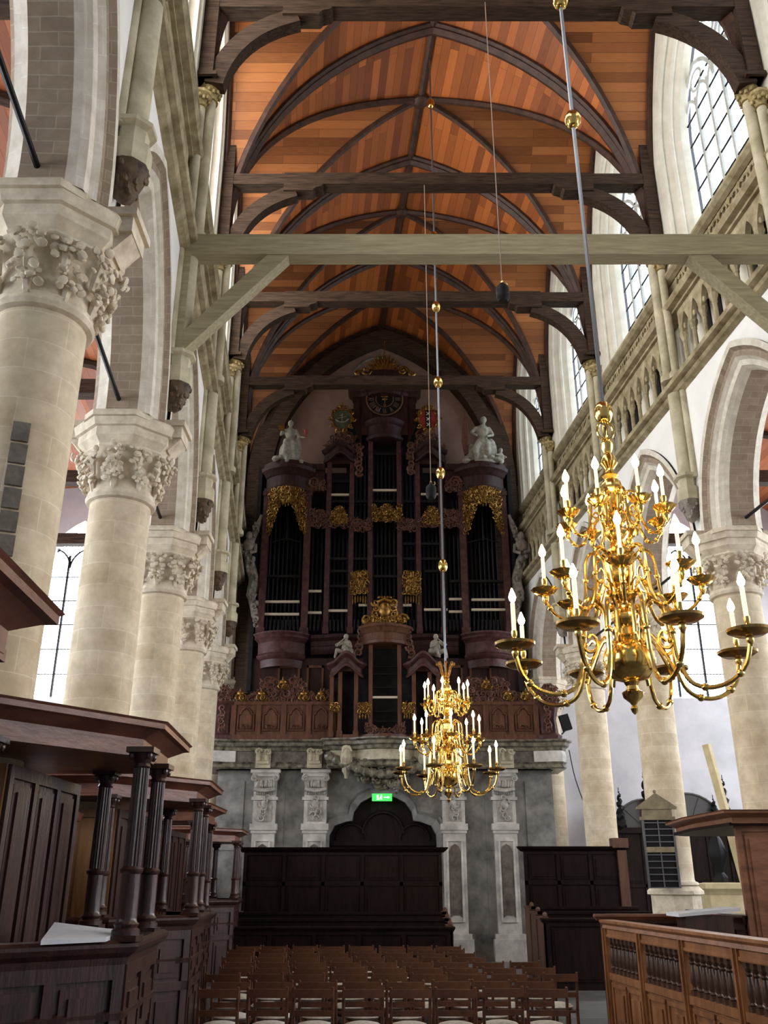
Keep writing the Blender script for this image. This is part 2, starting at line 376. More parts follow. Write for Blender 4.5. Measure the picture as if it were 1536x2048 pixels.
def gallery(S):
    v0, v1 = PV[0], PV[-1]
    m = MB()
    def run(prof):   # prof (w, z)
        vs = [(U(S,w),v,z) for v in (v0, v1) for w, z in prof]; n = len(prof)
        m.add(vs, [(j, n+j, n+j+1, j+1) for j in range(n-1)])
    run([(.02,10.36),(-.05,10.40),(-.10,10.42),(-.14,10.47),(-.10,10.50),(-.22,10.53),(-.24,10.60),(-.16,10.63),(.22,10.66)])
    run([(.22,12.02),(-.06,12.04),(-.06,12.09),(-.16,12.12),(-.20,12.2),(-.18,12.26),(.04,12.30)])
    run([(.04,12.80),(-.04,12.84),(-.10,12.90),(-.10,12.96),(.02,13.02),(.75,13.2)])
    trim(m, M['olive'], skew=True)
    b = MB(); b.box(min(U(S,.22),U(S,.3)), max(U(S,.22),U(S,.3)), v0, v1, 10.5, 12.1)
    trim(b, M['reveal'], skew=True)
    for i in range(len(PV)-1):
        m = MB(); a = PV[i]+.36; n = 8; st = (BAY-.72)/n
        u0, u1 = U(S,.0), U(S,.10)
        for k in range(n):
            vm = a + (k+.5)*st
            c = arch_pts(vm, st/2-.055, 11.45, .42, n=6)
            for uu in (u0, u1):
                for q in range(len(c)-1):
                    m.add([(uu,*c[q]),(uu,*c[q+1]),(uu,c[q+1][0],12.05),(uu,c[q][0],12.05)], [(0,1,2,3)])
            for q in range(len(c)-1): m.add([(u0,*c[q]),(u0,*c[q+1]),(u1,*c[q+1]),(u1,*c[q])], [(0,1,2,3)])
            if k in (1, 2, 5, 6): m.box(min(U(S,.2),U(S,.222)), max(U(S,.2),U(S,.222)), vm-st/2+.07, vm+st/2-.07, 10.66, 11.75, 1)  # dark sheets stand for the shade inside open triforium arches
            # trefoil cusps
            for sg in (-1, 1): m.ell((U(S,.05), vm+sg*(st/2-.10), 11.62), (.04,.045,.07), 0, nu=6, nv=4)
        for k in range(n+1):
            vv = a + k*st
            m.lathe([(.075,10.64),(.075,10.72),(.045,10.76),(.042,11.3),(.055,11.32),(.05,11.36),(.085,11.46),(.085,11.5)], 8, (U(S,.05), vv, 0))
            m.box(min(u0,u1), max(u0,u1), vv-.055, vv+.055, 11.45, 12.05)
        # quatrefoil band under the window sill
        m.box(min(U(S,.06),U(S,.12)), max(U(S,.06),U(S,.12)), PV[i], PV[i+1], 12.25, 12.85)
        for k in range(9):
            vm = a + (k+.5)*(BAY-.72)/9
            for d in range(4):
                an = d*PI/2+PI/4; cy = vm+.085*math.cos(an); cz = 12.55+.1*math.sin(an)
                m.tube([(U(S,.03), cy+.085*math.cos(an+t), cz+.085*math.sin(an+t)) for t in [(-2.1+j*.6) for j in range(8)]], .022, 5)
            m.ell((U(S,.05), vm, 12.55), (.03,.05,.05), nu=6, nv=4)
            m.ell((U(S,.05), vm+.18, 12.72), (.03,.05,.07), nu=6, nv=4); m.ell((U(S,.05), vm+.18, 12.38), (.03,.05,.07), nu=6, nv=4)
        trim(m, [M['olive'], M['odark']], skew=True)
win_no = [0]
def clerestory(S, gl):
    HO, ZS, RI = 1.62, 15.6, 3.1
    prof = [(0,0),(.03,.04),(.10,.05),(.12,.09),(.09,.12),(.19,.22),(.22,.20),(.25,.25),(.22,.29),(.32,.40),(.34,.55)]   # (inset, w)
    sill = 13.02
    for i in range(len(PV)-1):
        vm = (PV[i]+PV[i+1])/2
        m = MB()
        def outline(d):
            c = arch_pts(vm, HO, ZS, RI, d, n=10); return [(c[0][0], sill)] + c + [(c[-1][0], sill)]
        for j in range(len(prof)-1):
            c0 = outline(prof[j][0]); c1 = outline(prof[j+1][0]); w0, w1 = prof[j][1], prof[j+1][1]
            for k in range(len(c0)-1):
                m.add([(U(S,w0),*c0[k]),(U(S,w0),*c0[k+1]),(U(S,w1),*c1[k+1]),(U(S,w1),*c1[k])], [(0,1,2,3)])
        c = outline(0)
        for k in range(1, len(c)-2):
            m.add([(U(S,0),*c[k]),(U(S,0),*c[k+1]),(U(S,0),c[k+1][0],20.3),(U(S,0),c[k][0],20.3)], [(0,1,2,3)])
        for a, b in ((PV[i], c[0][0]), (c[-1][0], PV[i+1])):
            m.add([(U(S,0),a,sill),(U(S,0),b,sill),(U(S,0),b,20.3),(U(S,0),a,20.3)], [(0,1,2,3)])
        trim(m, M['reveal'], skew=True)
        # window
        win_no[0] += 1
        wn = bpy.data.objects.new('window_%d' % win_no[0], None); COL.objects.link(wn); struct(wn); wn.location = W(U(S,.55), vm, 0)
        c = outline(prof[-1][0])
        sk = lambda v: K*v
        hs = HO - prof[-1][0]
        t = MB(); ws = .035*S
        loc = lambda v, z, w=0: (K*(v-vm) + S*w, v-vm, z)
        for k in range(1, 5):
            vv = vm - hs + 2*hs*k/5
            zt = ZS + .9
            t.tube([loc(vv, sill), loc(vv, zt)], .045, 6)
        for k in range(5):
            vc = vm - hs + 2*hs*(k+.5)/5
            ap = arch_pts(vc, hs/5, ZS+.6, .45, n=4)
            t.tube([loc(v, z) for v, z in ap], .035, 5)
        for sg in (-1, 1):
            ap = arch_pts(vm+sg*hs*.5, hs*.5, ZS+.7, 1.0, n=5); t.tube([loc(v, z) for v, z in ap], .045, 5)
            t.tube([loc(vm+sg*hs*.5+.22*math.cos(q*PI/5), ZS+1.25+.22*math.sin(q*PI/5)) for q in range(11)], .03, 5)
        t.tube([loc(vm+.33*math.cos(q*PI/6), ZS+1.85+.33*math.sin(q*PI/6)) for q in range(13)], .04, 5)
        t.build('tracery', M['mull'], parent=wn)
        g = MB(); n = len(c)
        vv = [loc(v, z, .06) for v, z in c]
        g.add(vv, [tuple(range(n))], 0, uv=[[(v, z) for v, z in c]])
        g.build('leaded_glass', M['glassD'] if (S < 0 and i > 4) else gl, parent=wn)
        bmb = MB(); z = sill + .42
        while z < ZS + 1.2:
            for k in range(5):
                if z < ZS+.6 or 0 < k < 4:
                    v0 = vm-hs+2*hs*k/5+.05; v1 = v0+2*hs/5-.1
                    bmb.tube([loc(v0, z, -.01), loc(v1, z, -.01)], .02, 5)
            z += .55
        bmb.build('saddle_bar', M['iron'], parent=wn)

# ------------------------------------------------------------ vault
VS, VA, VRI = 14.0, 4.42, 6.05
def vault():
    cL, RL = arch_c(VA, VRI)
    hb = BAY/2
    cC, RC = arch_c(hb, VRI)
    n = 18
    for i in range(len(PV)-1):
        vm = (PV[i]+PV[i+1])/2; m = MB(); rb = MB()
        zs = [VS + VRI*math.sin(PI/2*k/n) for k in range(n+1)]
        def uo(z): return max(0, math.sqrt(max(0, RL*RL-(z-VS)**2)) - cL)
        def vo(z): return max(0, math.sqrt(max(0, RC*RC-(z-VS)**2)) - cC)
        su = [0]; sv = [0]
        for k in range(n):
            su.append(su[-1]+math.hypot(uo(zs[k+1])-uo(zs[k]), zs[k+1]-zs[k])); sv.append(sv[-1]+math.hypot(vo(zs[k+1])-vo(zs[k]), zs[k+1]-zs[k]))
        for sx in (-1, 1):
            for sy in (-1, 1):
                for k in range(n):
                    z0, z1 = zs[k], zs[k+1]; u0, u1, v0, v1 = uo(z0), uo(z1), vo(z0), vo(z1)
                    # cell running along the nave (boards lengthwise)
                    m.add([(UC+sx*u0,vm+sy*v0,z0),(UC+sx*u0,vm+sy*hb,z0),(UC+sx*u1,vm+sy*hb,z1),(UC+sx*u1,vm+sy*v1,z1)], [(0,1,2,3)],
                          uv=[[(sy*v0+7*i,su[k]+3*sx),(sy*hb+7*i,su[k]+3*sx),(sy*hb+7*i,su[k+1]+3*sx),(sy*v1+7*i,su[k+1]+3*sx)]])
                    # cell over the window (boards crosswise)
                    ww = HW+.05
                    m.add([(UC+sx*u0,vm+sy*v0,z0),(UC+sx*ww,vm+sy*v0,z0),(UC+sx*ww,vm+sy*v1,z1),(UC+sx*u1,vm+sy*v1,z1)], [(0,1,2,3)], 1,
                          uv=[[(u0+9*i+sx,sv[k]+2*sy),(ww+9*i+sx,sv[k]+2*sy),(ww+9*i+sx,sv[k+1]+2*sy),(u1+9*i+sx,sv[k+1]+2*sy)]])
                rb.tube([(UC+sx*(uo(z)-.02), vm+sy*vo(z), z-.05) for z in zs], .085, 6)
                rb.tube([(UC+sx*(HW-.03), vm+sy*(vo(z)-.03), z-.03) for z in zs], .075, 6)
        rb.tube([(UC, PV[i], VS+VRI-.05), (UC, PV[i+1], VS+VRI-.05)], .09, 6)
        rb.lathe([(.0,-.16),(.10,-.15),(.2,-.08),(.22,0),(.16,.05)], 12, (UC, vm, VS+VRI-.08))
        ce = m.build('ceiling' if i == 0 else 'ceiling.%03d' % i, [M['vault'], M['vaultside']], skew=True); struct(ce)
        trim(rb, M['rib'], skew=True, smooth=True)
    for v in PV:   # transverse ribs
        t = MB(); p = []
        for k in range(n+1): z = zs[k]; p.append((-(uo(z)-.03), z-.05))
        p += [(-x, z) for x, z in reversed(p[:-1])]
        for dv, r in ((-.10,.075),(0,.12),(.10,.075)):
            t.tube([(UC+x, v+dv, z + (.03 if dv else -.03)) for x, z in p], r, 6)
        trim(t, M['rib'], skew=True, smooth=True)
    e = MB()     # roof closure above the boards
    e.box(UC-HW-.9, UC+HW+.9, PV[0], PV[-1]+.6, 20.3, 20.45); tr = e.build('ceiling.020', M['rib'], skew=True); struct(tr)

def west_wall():
    c = arch_pts(UC, VA, VS, VRI, -.02, n=16); v = PV[-1]
    m = MB()
    m.add([(UC-HW-.2, v, 0)] + [(UC-HW-.2, v, VS)] + [(x, v, z) for x, z in c] + [(UC+HW+.2, v, VS), (UC+HW+.2, v, 0)], [tuple(range(len(c)+4))])
    m.box(UC-HW-.5, UC+HW+.5, v+.02, v+.5, 0, 20.3)
    struct(m.build('wall_west', M['pinkwall'], skew=True))
    # broad timber arch against it
    t = MB()
    for d, w in ((.02, -.42), (.30, -.42)): pass
    P = [(.02,-.02),(.02,-.3),(.30,-.3),(.32,-.5),(.80,-.5),(.80,-.02)]
    cs = [arch_pts(UC, VA, VS, VRI, d, n=16) for d, w in P]
    cs = [[(q[0][0], 7.0)] + q + [(q[-1][0], 7.0)] for q in cs]
    for j in range(5):
        for k in range(len(cs[j])-1):
            t.add([(cs[j][k][0], v+P[j][1], cs[j][k][1]), (cs[j][k+1][0], v+P[j][1], cs[j][k+1][1]), (cs[j+1][k+1][0], v+P[j+1][1], cs[j+1][k+1][1]), (cs[j+1][k][0], v+P[j+1][1], cs[j+1][k][1])], [(0,1,2,3)])
    trim(t, M['oak'], skew=True)
    # painted ornament lines on the wall: grey arc and leaf
    g = MB()
    g.tube([(UC-.05+1.05*math.cos(a), v-.01, 17.7+1.15*math.sin(a)) for a in [PI*j/16 for j in range(17)]], .05, 5, flat=1)
    g.ell((UC-1.75, v-.01, 18.5), (.55,.02,.09), rot=Matrix.Rotation(-R(24),4,'Y'))
    g.ell((UC+1.75, v-.01, 18.5), (.55,.02,.09), rot=Matrix.Rotation(R(24),4,'Y'))
    trim(g, M['carvgrey'], skew=True)

# ------------------------------------------------------------ aisles
AC = 9.6   # aisle centre from the nave centre
def aisle(S, side):
    uc = UC + S*AC; hw = 4.15; v0, v1 = PV[0], PV[-1]+.02; uo = UC + S*(AC+hw+.05)
    m = MB()
    # west wall with a pointed window
    wa, wz0, wzs, wr = 1.3, 6.95, 10.6, 2.1
    c = arch_pts(uc, wa, wzs, wr, n=10)
    c = [(c[0][0], wz0)] + c + [(c[-1][0], wz0)]
    for k in range(1, len(c)-2): m.add([(c[k][0],v1,c[k][1]),(c[k+1][0],v1,c[k+1][1]),(c[k+1][0],v1,15),(c[k][0],v1,15)], [(0,1,2,3)])
    a, b = uc-hw-.6, uc-wa; m.add([(a,v1,0),(b,v1,0),(b,v1,15),(a,v1,15)], [(0,1,2,3)])
    a, b = uc+wa, uc+hw+.6; m.add([(a,v1,0),(b,v1,0),(b,v1,15),(a,v1,15)], [(0,1,2,3)])
    m.add([(uc-wa,v1,0),(uc+wa,v1,0),(uc+wa,v1,wz0),(uc-wa,v1,wz0)], [(0,1,2,3)])
    c2 = [(uc+(x-uc)*.86, wz0+.12+(z-wz0)*.965) for x, z in c]
    for k in range(len(c)-1): m.add([(c[k][0],v1,c[k][1]),(c[k+1][0],v1,c[k+1][1]),(c2[k+1][0],v1+.35,c2[k+1][1]),(c2[k][0],v1+.35,c2[k][1])], [(0,1,2,3)], 1)
    m.add([(c[0][0],v1,wz0),(c[-1][0],v1,wz0),(c2[-1][0],v1+.35,c2[-1][1]),(c2[0][0],v1+.35,c2[0][1])], [(0,1,2,3)], 1)
    struct(m.build('wall_aisle_west_'+side, [M['plasterg'], M['mgrey']], skew=True))
    win_no[0] += 1
    wn = bpy.data.objects.new('window_%d' % win_no[0], None); COL.objects.link(wn); struct(wn); wn.location = W(uc, v1+.35, 0)
    g = MB(); g.add([(x-uc, .03, z) for x, z in c2], [tuple(range(len(c2)))], uv=[[(x, z) for x, z in c2]]); g.build('leaded_glass', M['glassW'], parent=wn)
    t = MB()
    for x in (-.42, .42): t.tube([(x,0,wz0+.1),(x,0,11.6)], .045, 6)
    z = wz0 + .8
    while z < 11.5: t.tube([(-1.1,-.02,z),(1.1,-.02,z)], .02, 5); z += .78
    for xx in (-.77,0,.77):
        ap = arch_pts(xx, .38, 11.2, .6, n=5); t.tube([(x,0,zz) for x, zz in ap], .035, 5)
    t.build('mullion', M['iron'], parent=wn)
    # outer wall with windows
    m = MB()
    vs = [v0-.1, v1+.4]
    for i in range(len(PV)-1):
        vm = (PV[i]+PV[i+1])/2; wa2 = 1.25
        c = arch_pts(vm, wa2, 8.0, 1.9, n=8); c = [(c[0][0], 4.2)] + c + [(c[-1][0], 4.2)]
        for k in range(1, len(c)-2): m.add([(uo,*c[k]),(uo,*c[k+1]),(uo,c[k+1][0],12.5),(uo,c[k][0],12.5)], [(0,1,2,3)])
        m.add([(uo,PV[i],0),(uo,vm-wa2,0),(uo,vm-wa2,12.5),(uo,PV[i],12.5)], [(0,1,2,3)])
        m.add([(uo,vm+wa2,0),(uo,PV[i+1],0),(uo,PV[i+1],12.5),(uo,vm+wa2,12.5)], [(0,1,2,3)])
        m.add([(uo,vm-wa2,0),(uo,vm+wa2,0),(uo,vm+wa2,4.2),(uo,vm-wa2,4.2)], [(0,1,2,3)])
        win_no[0] += 1
        wn = bpy.data.objects.new('window_%d' % win_no[0], None); COL.objects.link(wn); struct(wn); wn.location = W(uo+S*.15, vm, 0)
        g = MB(); g.add([(K*(v-vm),v-vm,z) for v, z in c], [tuple(range(len(c)))], uv=[[(v, z) for v, z in c]]); g.build('leaded_glass', M['glassA'], parent=wn)
        t = MB()
        for y in (-.4,.4): t.tube([(K*y-.05*S,y,4.2),(K*y-.05*S,y,9.3)], .05, 6)
        t.build('mullion', M['mull'], parent=wn)
    struct(m.build('wall_aisle_'+side, M['plasterg'], skew=True))
    # boarded barrel roof
    m = MB(); n = 14; s = 0; pr = None
    for k in range(n+1):
        a = PI*k/n; p = (uc-(hw+.15)*math.cos(a), 10.6+3.3*math.sin(a)**.85 if 0 < k < n else 10.6)
        if pr:
            dl = math.hypot(p[0]-pr[0], p[1]-pr[1])
            m.add([(pr[0],v0,pr[1]),(pr[0],v1,pr[1]),(p[0],v1,p[1]),(p[0],v0,p[1])], [(0,1,2,3)], uv=[[(v0,s),(v1,s),(v1,s+dl),(v0,s+dl)]]); s += dl
        pr = p
    struct(m.build('ceiling_aisle_'+side, M['aisleroof'], skew=True))
    e = MB(); e.box(uc-hw-.1, uc+hw+.1, v0, v1+.4, 14.1, 14.2); o = e.build('ceiling_aisle_'+side+'_top', M['rib'], skew=True); struct(o)
    for v in PV[1:-1]:
        t = MB()
        t.box(uc-hw-.1, uc+hw+.1, v-.13, v+.13, 10.35, 10.65)
        t.tube([(uc-(hw+.05)*math.cos(PI*k/n), v, 10.6+3.2*math.sin(PI*k/n)**.85 if 0 < k < n else 10.6) for k in range(n+1)], .11, 6)
        trim(t, M['oak'], skew=True)

# ------------------------------------------------------------ pillars
def foliage(mb, r, z, n, size, ph=0):
    for k in range(n):
        a = 2*PI*(k+ph)/n
        for q in range(17):
            da = rnd.uniform(-.24,.24); dz = rnd.uniform(-1,1)*size*.8
            rr = r + rnd.uniform(.0,.09)*(1+.8*dz/size)
            e = size*rnd.uniform(.24,.44)
            rot = Matrix.Rotation(a+da,4,'Z') @ Matrix.Rotation(rnd.uniform(-.9,.9),4,'Y') @ Matrix.Rotation(rnd.uniform(-1,1),4,'X')
            mb.ell((rr*math.cos(a+da), rr*math.sin(a+da), z+dz), (e*.55, e, e*.8), nu=6, nv=4, rot=rot)
        mb.tube([((r-.07)*math.cos(a),(r-.07)*math.sin(a),z-size*1.6), ((r-.02)*math.cos(a),(r-.02)*math.sin(a),z)], [.03,.05], 6)
def octo(r, rot=PI/8): return [(r*math.cos(rot+k*PI/4), r*math.sin(rot+k*PI/4)) for k in range(8)]
def pillar(S, v, label, dark=False, half=False):
    t = thing('stone_pillar', W(U(S,.45), v), label, 'pillar')
    m = MB(); rr = .385
    m.lathe([(rr,1.86),(rr,6.38)], 40, uvs=True); m.build('shaft', M['pillar'], t, smooth=True)
    m = MB()
    m.slab(octo(.555), 0, .25); m.mould(octo(.555), [(-.02,.25),(-.08,.32),(-.08,1.62),(-.02,1.64),(-.02,1.70),(-.10,1.78),(-.16,1.80),(-.3,1.80)], closed=True); m.lathe([(.42,1.79),(.46,1.81),(.45,1.85),(.40,1.87),(.385,1.9)], 32)
    m.build('base', M['cream'], t, smooth=True)
    m = MB()
    m.lathe([(rr,6.36),(.43,6.38),(.45,6.42),(.43,6.46),(.42,6.48),(.43,6.5)], 32)
    m.lathe([(.40,6.48),(.40,6.7),(.43,6.85),(.50,6.98),(.54,7.02)], 32)
    m.build('capital', M['cream'], t, smooth=True)
    m = MB(); foliage(m, .465, 6.66, 8, .125); foliage(m, .54, 6.90, 10, .135, .5); m.build('foliage', M['cream'], t, smooth=True)
    m = MB()
    P = octo(1.0)
    m.mould(P, [(-.44,7.0),(-.41,7.04),(-.42,7.07),(-.34,7.16),(-.34,7.27),(-.30,7.28),(-.27,7.40),(-.31,7.45),(-.92,7.45)], closed=True)
    m.slab([(-.52,-.26),(-.44,-.52),(-.28,-.69),(.26,-.69),(.42,-.50),(.49,-.24),(.49,.24),(.42,.50),(.26,.69),(-.28,.69),(-.44,.52),(-.52,.26)], 7.38, 7.46); m.build('abacus', M['cream'], t)
    m = MB()
    for sg in (-1, 1):
        x = sg*.62
        m.box(x-.13, x+.13, -.2, .2, 7.30, 7.52); m.box(x-.17, x+.17, -.24, .24, 7.46, 7.54)
        m.prism([(x-.12,7.30),(x+.12,7.30),(x+.04*-sg,7.12)], -.16, .16)
    m.build('impost', M['cream'], t)
    if dark:
        m = MB()
        for k in range(7):
            a0 = R(-78)+.012*k; z = 5.1 - k*.19
            vs = []
            for rr2 in (.39,.412):
                for da in (0,.16,.32):
                    for dz in (0,.165): vs.append((rr2*math.cos(a0+da), rr2*math.sin(a0+da), z+dz))
            m.add(vs, [(0,1,3,2),(2,3,5,4),(6,7,9,8),(8,9,11,10),(0,6,8,2),(2,8,10,4),(1,7,9,3),(3,9,11,5),(0,1,7,6),(4,5,11,10)])
        o = m.build('repair_stone', M['darkstone'], t); o['label'] = 'dark grey repair blocks stacked on the shaft'
    return t
def tie_rods(S, side):
    for i in range(1, len(PV)-2):
        a, b = W(U(S,.50), PV[i]+.3, 7.62), W(U(S,.50), PV[i+1]-.32, 7.62)
        if S < 0: lab = 'black iron tie rod across the left arcade arch ' + ORD[i-1]
        else: lab = 'black iron tie rod across the right arcade arch ' + ORD[i-1]
        d = b-a; t = thing('tie_rod', a, lab, 'rod')
        m = MB(); m.tube([(0,0,0), tuple(d)], .03, 8); m.build('rod', M['iron'], t, smooth=True)
        for q, sg in (((0,0,0), 1), (tuple(d), -1)):
            m = MB(); dn = d.normalized()*sg
            m.tube([Vector(q)-dn*.06, Vector(q)+dn*.05, Vector(q)+dn*.22, Vector(q)+dn*.27], [.065,.07,.055,.03], 8); m.build('socket', M['iron'], t, smooth=True)
ORD = ['beside the camera', 'between the first and second pillars', 'between the second and third pillars', 'between the third and fourth pillars', 'between the fourth and fifth pillars', 'next to the organ']

def wall_shaft(S, v, side, nm):
    t = thing('wall_shaft', W(U(S,0), v), 'stone wall shaft on a carved corbel above the %s pillar of the %s arcade' % (nm, side), 'shaft')
    m = MB(); x = -S*.12
    m.lathe([(.13,8.62),(.13,10.38)], 16, (x,0,0)); m.lathe([(.06,8.6),(.06,10.38)], 10, (x+S*.1,-.16,0)); m.lathe([(.06,8.6),(.06,10.38)], 10, (x+S*.1,.16,0))
    m.build('shaft', M['shaft'], t, smooth=True)
    m = MB(); P = [(x+px, py) for px, py in octo(.23)]
    m.mould(P, [(-.2,8.18),(-.02,8.18),(-.02,8.42),(-.07,8.45),(-.06,8.60),(.0,8.63),(0,8.68),(-.08,8.7),(-.2,8.7)], closed=True); m.build('corbel_block', M['shaft'], t)
    m = MB()
    m.lathe([(.02,7.78),(.09,7.84),(.14,7.98),(.19,8.12),(.2,8.18)], 12, (x,0,0))
    for k in range(26):
        a = rnd.uniform(0,2*PI); z = rnd.uniform(7.82,8.16); r = .06+.13*(z-7.8)/.36
        m.ell((x+r*math.cos(a), r*math.sin(a), z), (.03,.045,.04), nu=6, nv=4)
    m.build('carved_corbel', M['corbel'] if S < 0 else M['carvgrey'], t, smooth=True)
def vault_shaft(S, v, side, nm):
    t = thing('vault_shaft', W(U(S,0), v), 'clustered stone shaft with gilded capital under the %s roof truss, %s wall' % (nm, side), 'shaft')
    for dy, r, zt, x in ((-.16,.075,13.35,-S*.1), (.0,.095,13.62,-S*.2), (.16,.075,13.62,-S*.1)):
        m = MB(); m.lathe([(r+.05,10.64),(r+.05,10.75),(r,10.82),(r,zt-.25)], 14, (x,dy,0)); m.build('shaft', M['shaft'], t, smooth=True)
        m = MB(); m.lathe([(r,zt-.26),(r+.03,zt-.25),(r,zt-.22),(r+.04,zt-.08),(r+.09,zt-.03)], 14, (x,dy,0))
        m.slab([(x+px, dy+py) for px, py in octo(r+.09)], zt-.04, zt+.03)
        for k in range(12):
            a = 2*PI*k/12; m.ell((x+(r+.05)*math.cos(a), dy+(r+.05)*math.sin(a), zt-.13+.04*(k%2)), (.03,.03,.045), nu=6, nv=4)
        m.build('capital', M['giltstone'], t, smooth=True)
M['giltstone'] = mat_noise('ochre_capital', (.24,.17,.07), (.55,.43,.20), 10, rough=.5, bump=.4)

def truss(v, label):
    t = thing('roof_truss', W(UC, v, 13.65), label, 'truss', rz=0)
    z0 = 15.22-13.65
    m = MB(); m.box(-4.42, 4.42, -.14, .14, z0, z0+.27); m.box(-3.2, 3.2, -.10, .16, z0+.27, z0+.33); m.build('tie_beam', M['oak'], t)
    for sg in (-1, 1):
        m = MB(); vs = []
        n = 10; p0 = Vector((4.38, -.05)); p1 = Vector((4.15, z0-.35)); p2 = Vector((3.0, z0))
        outer = []; inner = []
        for k in range(n+1):
            q = k/n
            p = p0*(1-q)**2 + p1*2*q*(1-q) + p2*q*q
            d = (p1-p0)*2*(1-q) + (p2-p1)*2*q; d.normalize(); nn = Vector((d.y, -d.x))
            outer.append(p); inner.append(p - nn*(.30))
        poly = [(sg*p.x, p.y) for p in outer] + [(sg*p.x, min(p.y, z0)) for p in reversed(inner)]
        # thick curved brace between post and beam
        for k in range(n):
            a, b, c2, d2 = outer[k], outer[k+1], inner[k+1], inner[k]
            m.prism([(sg*q.x, min(q.y, z0+.02)) for q in (a, b, c2, d2)], -.11, .11)
        m.build('brace', M['oak'], t)
        m = MB()
        m.prism([(sg*3.2, z0), (sg*2.38, z0), (sg*2.42, z0-.06), (sg*2.55, z0-.10), (sg*2.6, z0-.17), (sg*3.2, z0-.17)], -.15, .15); m.build('corbel_pad', M['oak'], t)
        m = MB()
        m.box(min(sg*4.25, sg*4.48), max(sg*4.25, sg*4.48), -.15, .15, 0, 2.6); m.box(min(sg*4.18, sg*4.5), max(sg*4.18, sg*4.5), -.2, .2, 0, .08)
        m.build('wall_post', M['oak'], t)
def lower_beam(v):
    t = thing('painted_beam', W(UC, v, 8.45), 'pale olive painted timber beam spanning the nave on two diagonal struts', 'beam')
    m = MB(); m.box(-4.45, 4.45, -.12, .12, 1.86, 2.22); m.build('beam', M['paleoak'], t)
    for sg in (-1, 1):
        m = MB(); m.prism([(sg*4.36, .18), (sg*4.36, .52), (sg*3.22, 1.86), (sg*2.92, 1.86), (sg*2.92, 1.84)], -.11, .11); m.build('strut', M['paleoak'], t)
        m = MB(); m.box(min(sg*4.33,sg*4.47), max(sg*4.33,sg*4.47), -.12, .12, 0, 1.86); m.build('wall_post', M['paleoak'], t)
# ------------------------------------------------------------ chandeliers
def bez(pts, n=5):
    # smooth open curve through the points
    out = []
    P = [Vector(p) for p in pts]
    for i in range(len(P)-1):
        a = P[max(i-1,0)]; b = P[i]; c = P[i+1]; d = P[min(i+2, len(P)-1)]
        for k in range(n):
            t = k/n
            out.append(.5*((2*b) + (c-a)*t + (2*a-5*b+4*c-d)*t*t + (3*b-a-3*c+d)*t*t*t))
    out.append(P[-1]); return out
_arm = {}
def arm_meshes(tier, s):
    # arm in the local x,z plane; z measured from the drip pan
    if tier == 0:   # lowest: smooth tube with broad flat pan
        Rr = .93; pts = [(.10,-.10),(.16,.12),(.17,.33),(.25,.42),(.33,.36),(.37,.10),(.39,-.12),(.46,-.30),(.60,-.36),(.76,-.33),(.88,-.22),(.93,-.06)]
        r = .018; pan = [(.0,-.02),(.11,-.015),(.155,.01),(.16,.03),(.12,.02),(0,.02)]; ch = .24; cr = .018
        extra = [[(.37,.02),(.33,-.02),(.27,.0),(.255,.07),(.29,.12),(.33,.09)], [(.17,.30),(.12,.36),(.06,.33),(.05,.24),(.09,.2)], [(.12,.06),(.2,.10),(.3,-.08),(.36,-.22)]]
    elif tier == 1:
        Rr = .62; pts = [(.08,-.05),(.11,.14),(.13,.26),(.20,.32),(.265,.26),(.285,.08),(.30,-.08),(.36,-.21),(.45,-.24),(.55,-.18),(.61,-.08),(.62,-.03)]
        r = .014; pan = [(.0,-.02),(.06,-.015),(.10,.02),(.112,.035),(.08,.02),(0,.015)]; ch = .20; cr = .015
        extra = [[(.285,.05),(.25,.01),(.20,.03),(.19,.09),(.22,.13),(.25,.10)], [(.13,.24),(.08,.28),(.04,.24),(.05,.17)], [(.10,.0),(.17,.06),(.24,-.06),(.28,-.17)]]
    else:
        Rr = .42; pts = [(.06,-.02),(.08,.12),(.10,.20),(.15,.235),(.20,.19),(.212,.05),(.23,-.06),(.28,-.16),(.34,-.17),(.40,-.11),(.42,-.03)]
        r = .012; pan = [(.0,-.02),(.05,-.015),(.085,.02),(.095,.035),(.07,.02),(0,.015)]; ch = .18; cr = .014
        extra = [[(.21,.03),(.18,0),(.14,.02),(.135,.07),(.16,.10),(.18,.08)], [(.10,.19),(.06,.22),(.03,.18)], [(.07,.0),(.12,.05),(.18,-.03),(.2,-.12)]]
    key = (tier,)
    if key in _arm: return _arm[key]
    m = MB()
    L = bez([(x, 0, z) for x, z in pts], 4)
    m.tube(L, r, 7)
    for e in extra: m.tube(bez([(x, 0, z) for x, z in e], 3), r*.75, 6)
    for q in (.25, .45, .7, .85):
        p = L[int(q*len(L))]; m.ell(p, r*1.7, nu=8, nv=5)
    m.lathe([(.01,-.10),(.028,-.06),(.030,-.03),(.02,-.01)], 10, (Rr,0,0))
    a = m.build('arm', M['brass'], smooth=True)
    m = MB(); m.lathe(pan, 20, (0,0,0), lobes=(8,.06) if tier else None); p = m.build('drip_pan', M['darkbrass'] if tier == 0 else M['brass'], smooth=True)
    m = MB(); m.lathe([(.012,.02),(.026,.025),(.020,.045),(.026,.06),(.018,.075),(.024,.10),(.024,.125)], 10); so = m.build('socket', M['brass'], smooth=True)
    m = MB(); m.lathe([(cr,.11),(cr,.11+ch),(cr*.5,.118+ch)], 10); c = m.build('candle', M['wax'], smooth=True)
    m = MB(); m.lathe([(.006,.112+ch),(.024,.135+ch),(.031,.16+ch),(.022,.19+ch),(.004,.235+ch)], 10); f = m.build('flame_bulb', M['flame'], smooth=True)
    _arm[key] = (Rr, [x.data for x in (a, p, so, c, f)])
    for x in (a, p, so, c, f): bpy.data.objects.remove(x)
    return _arm[key]
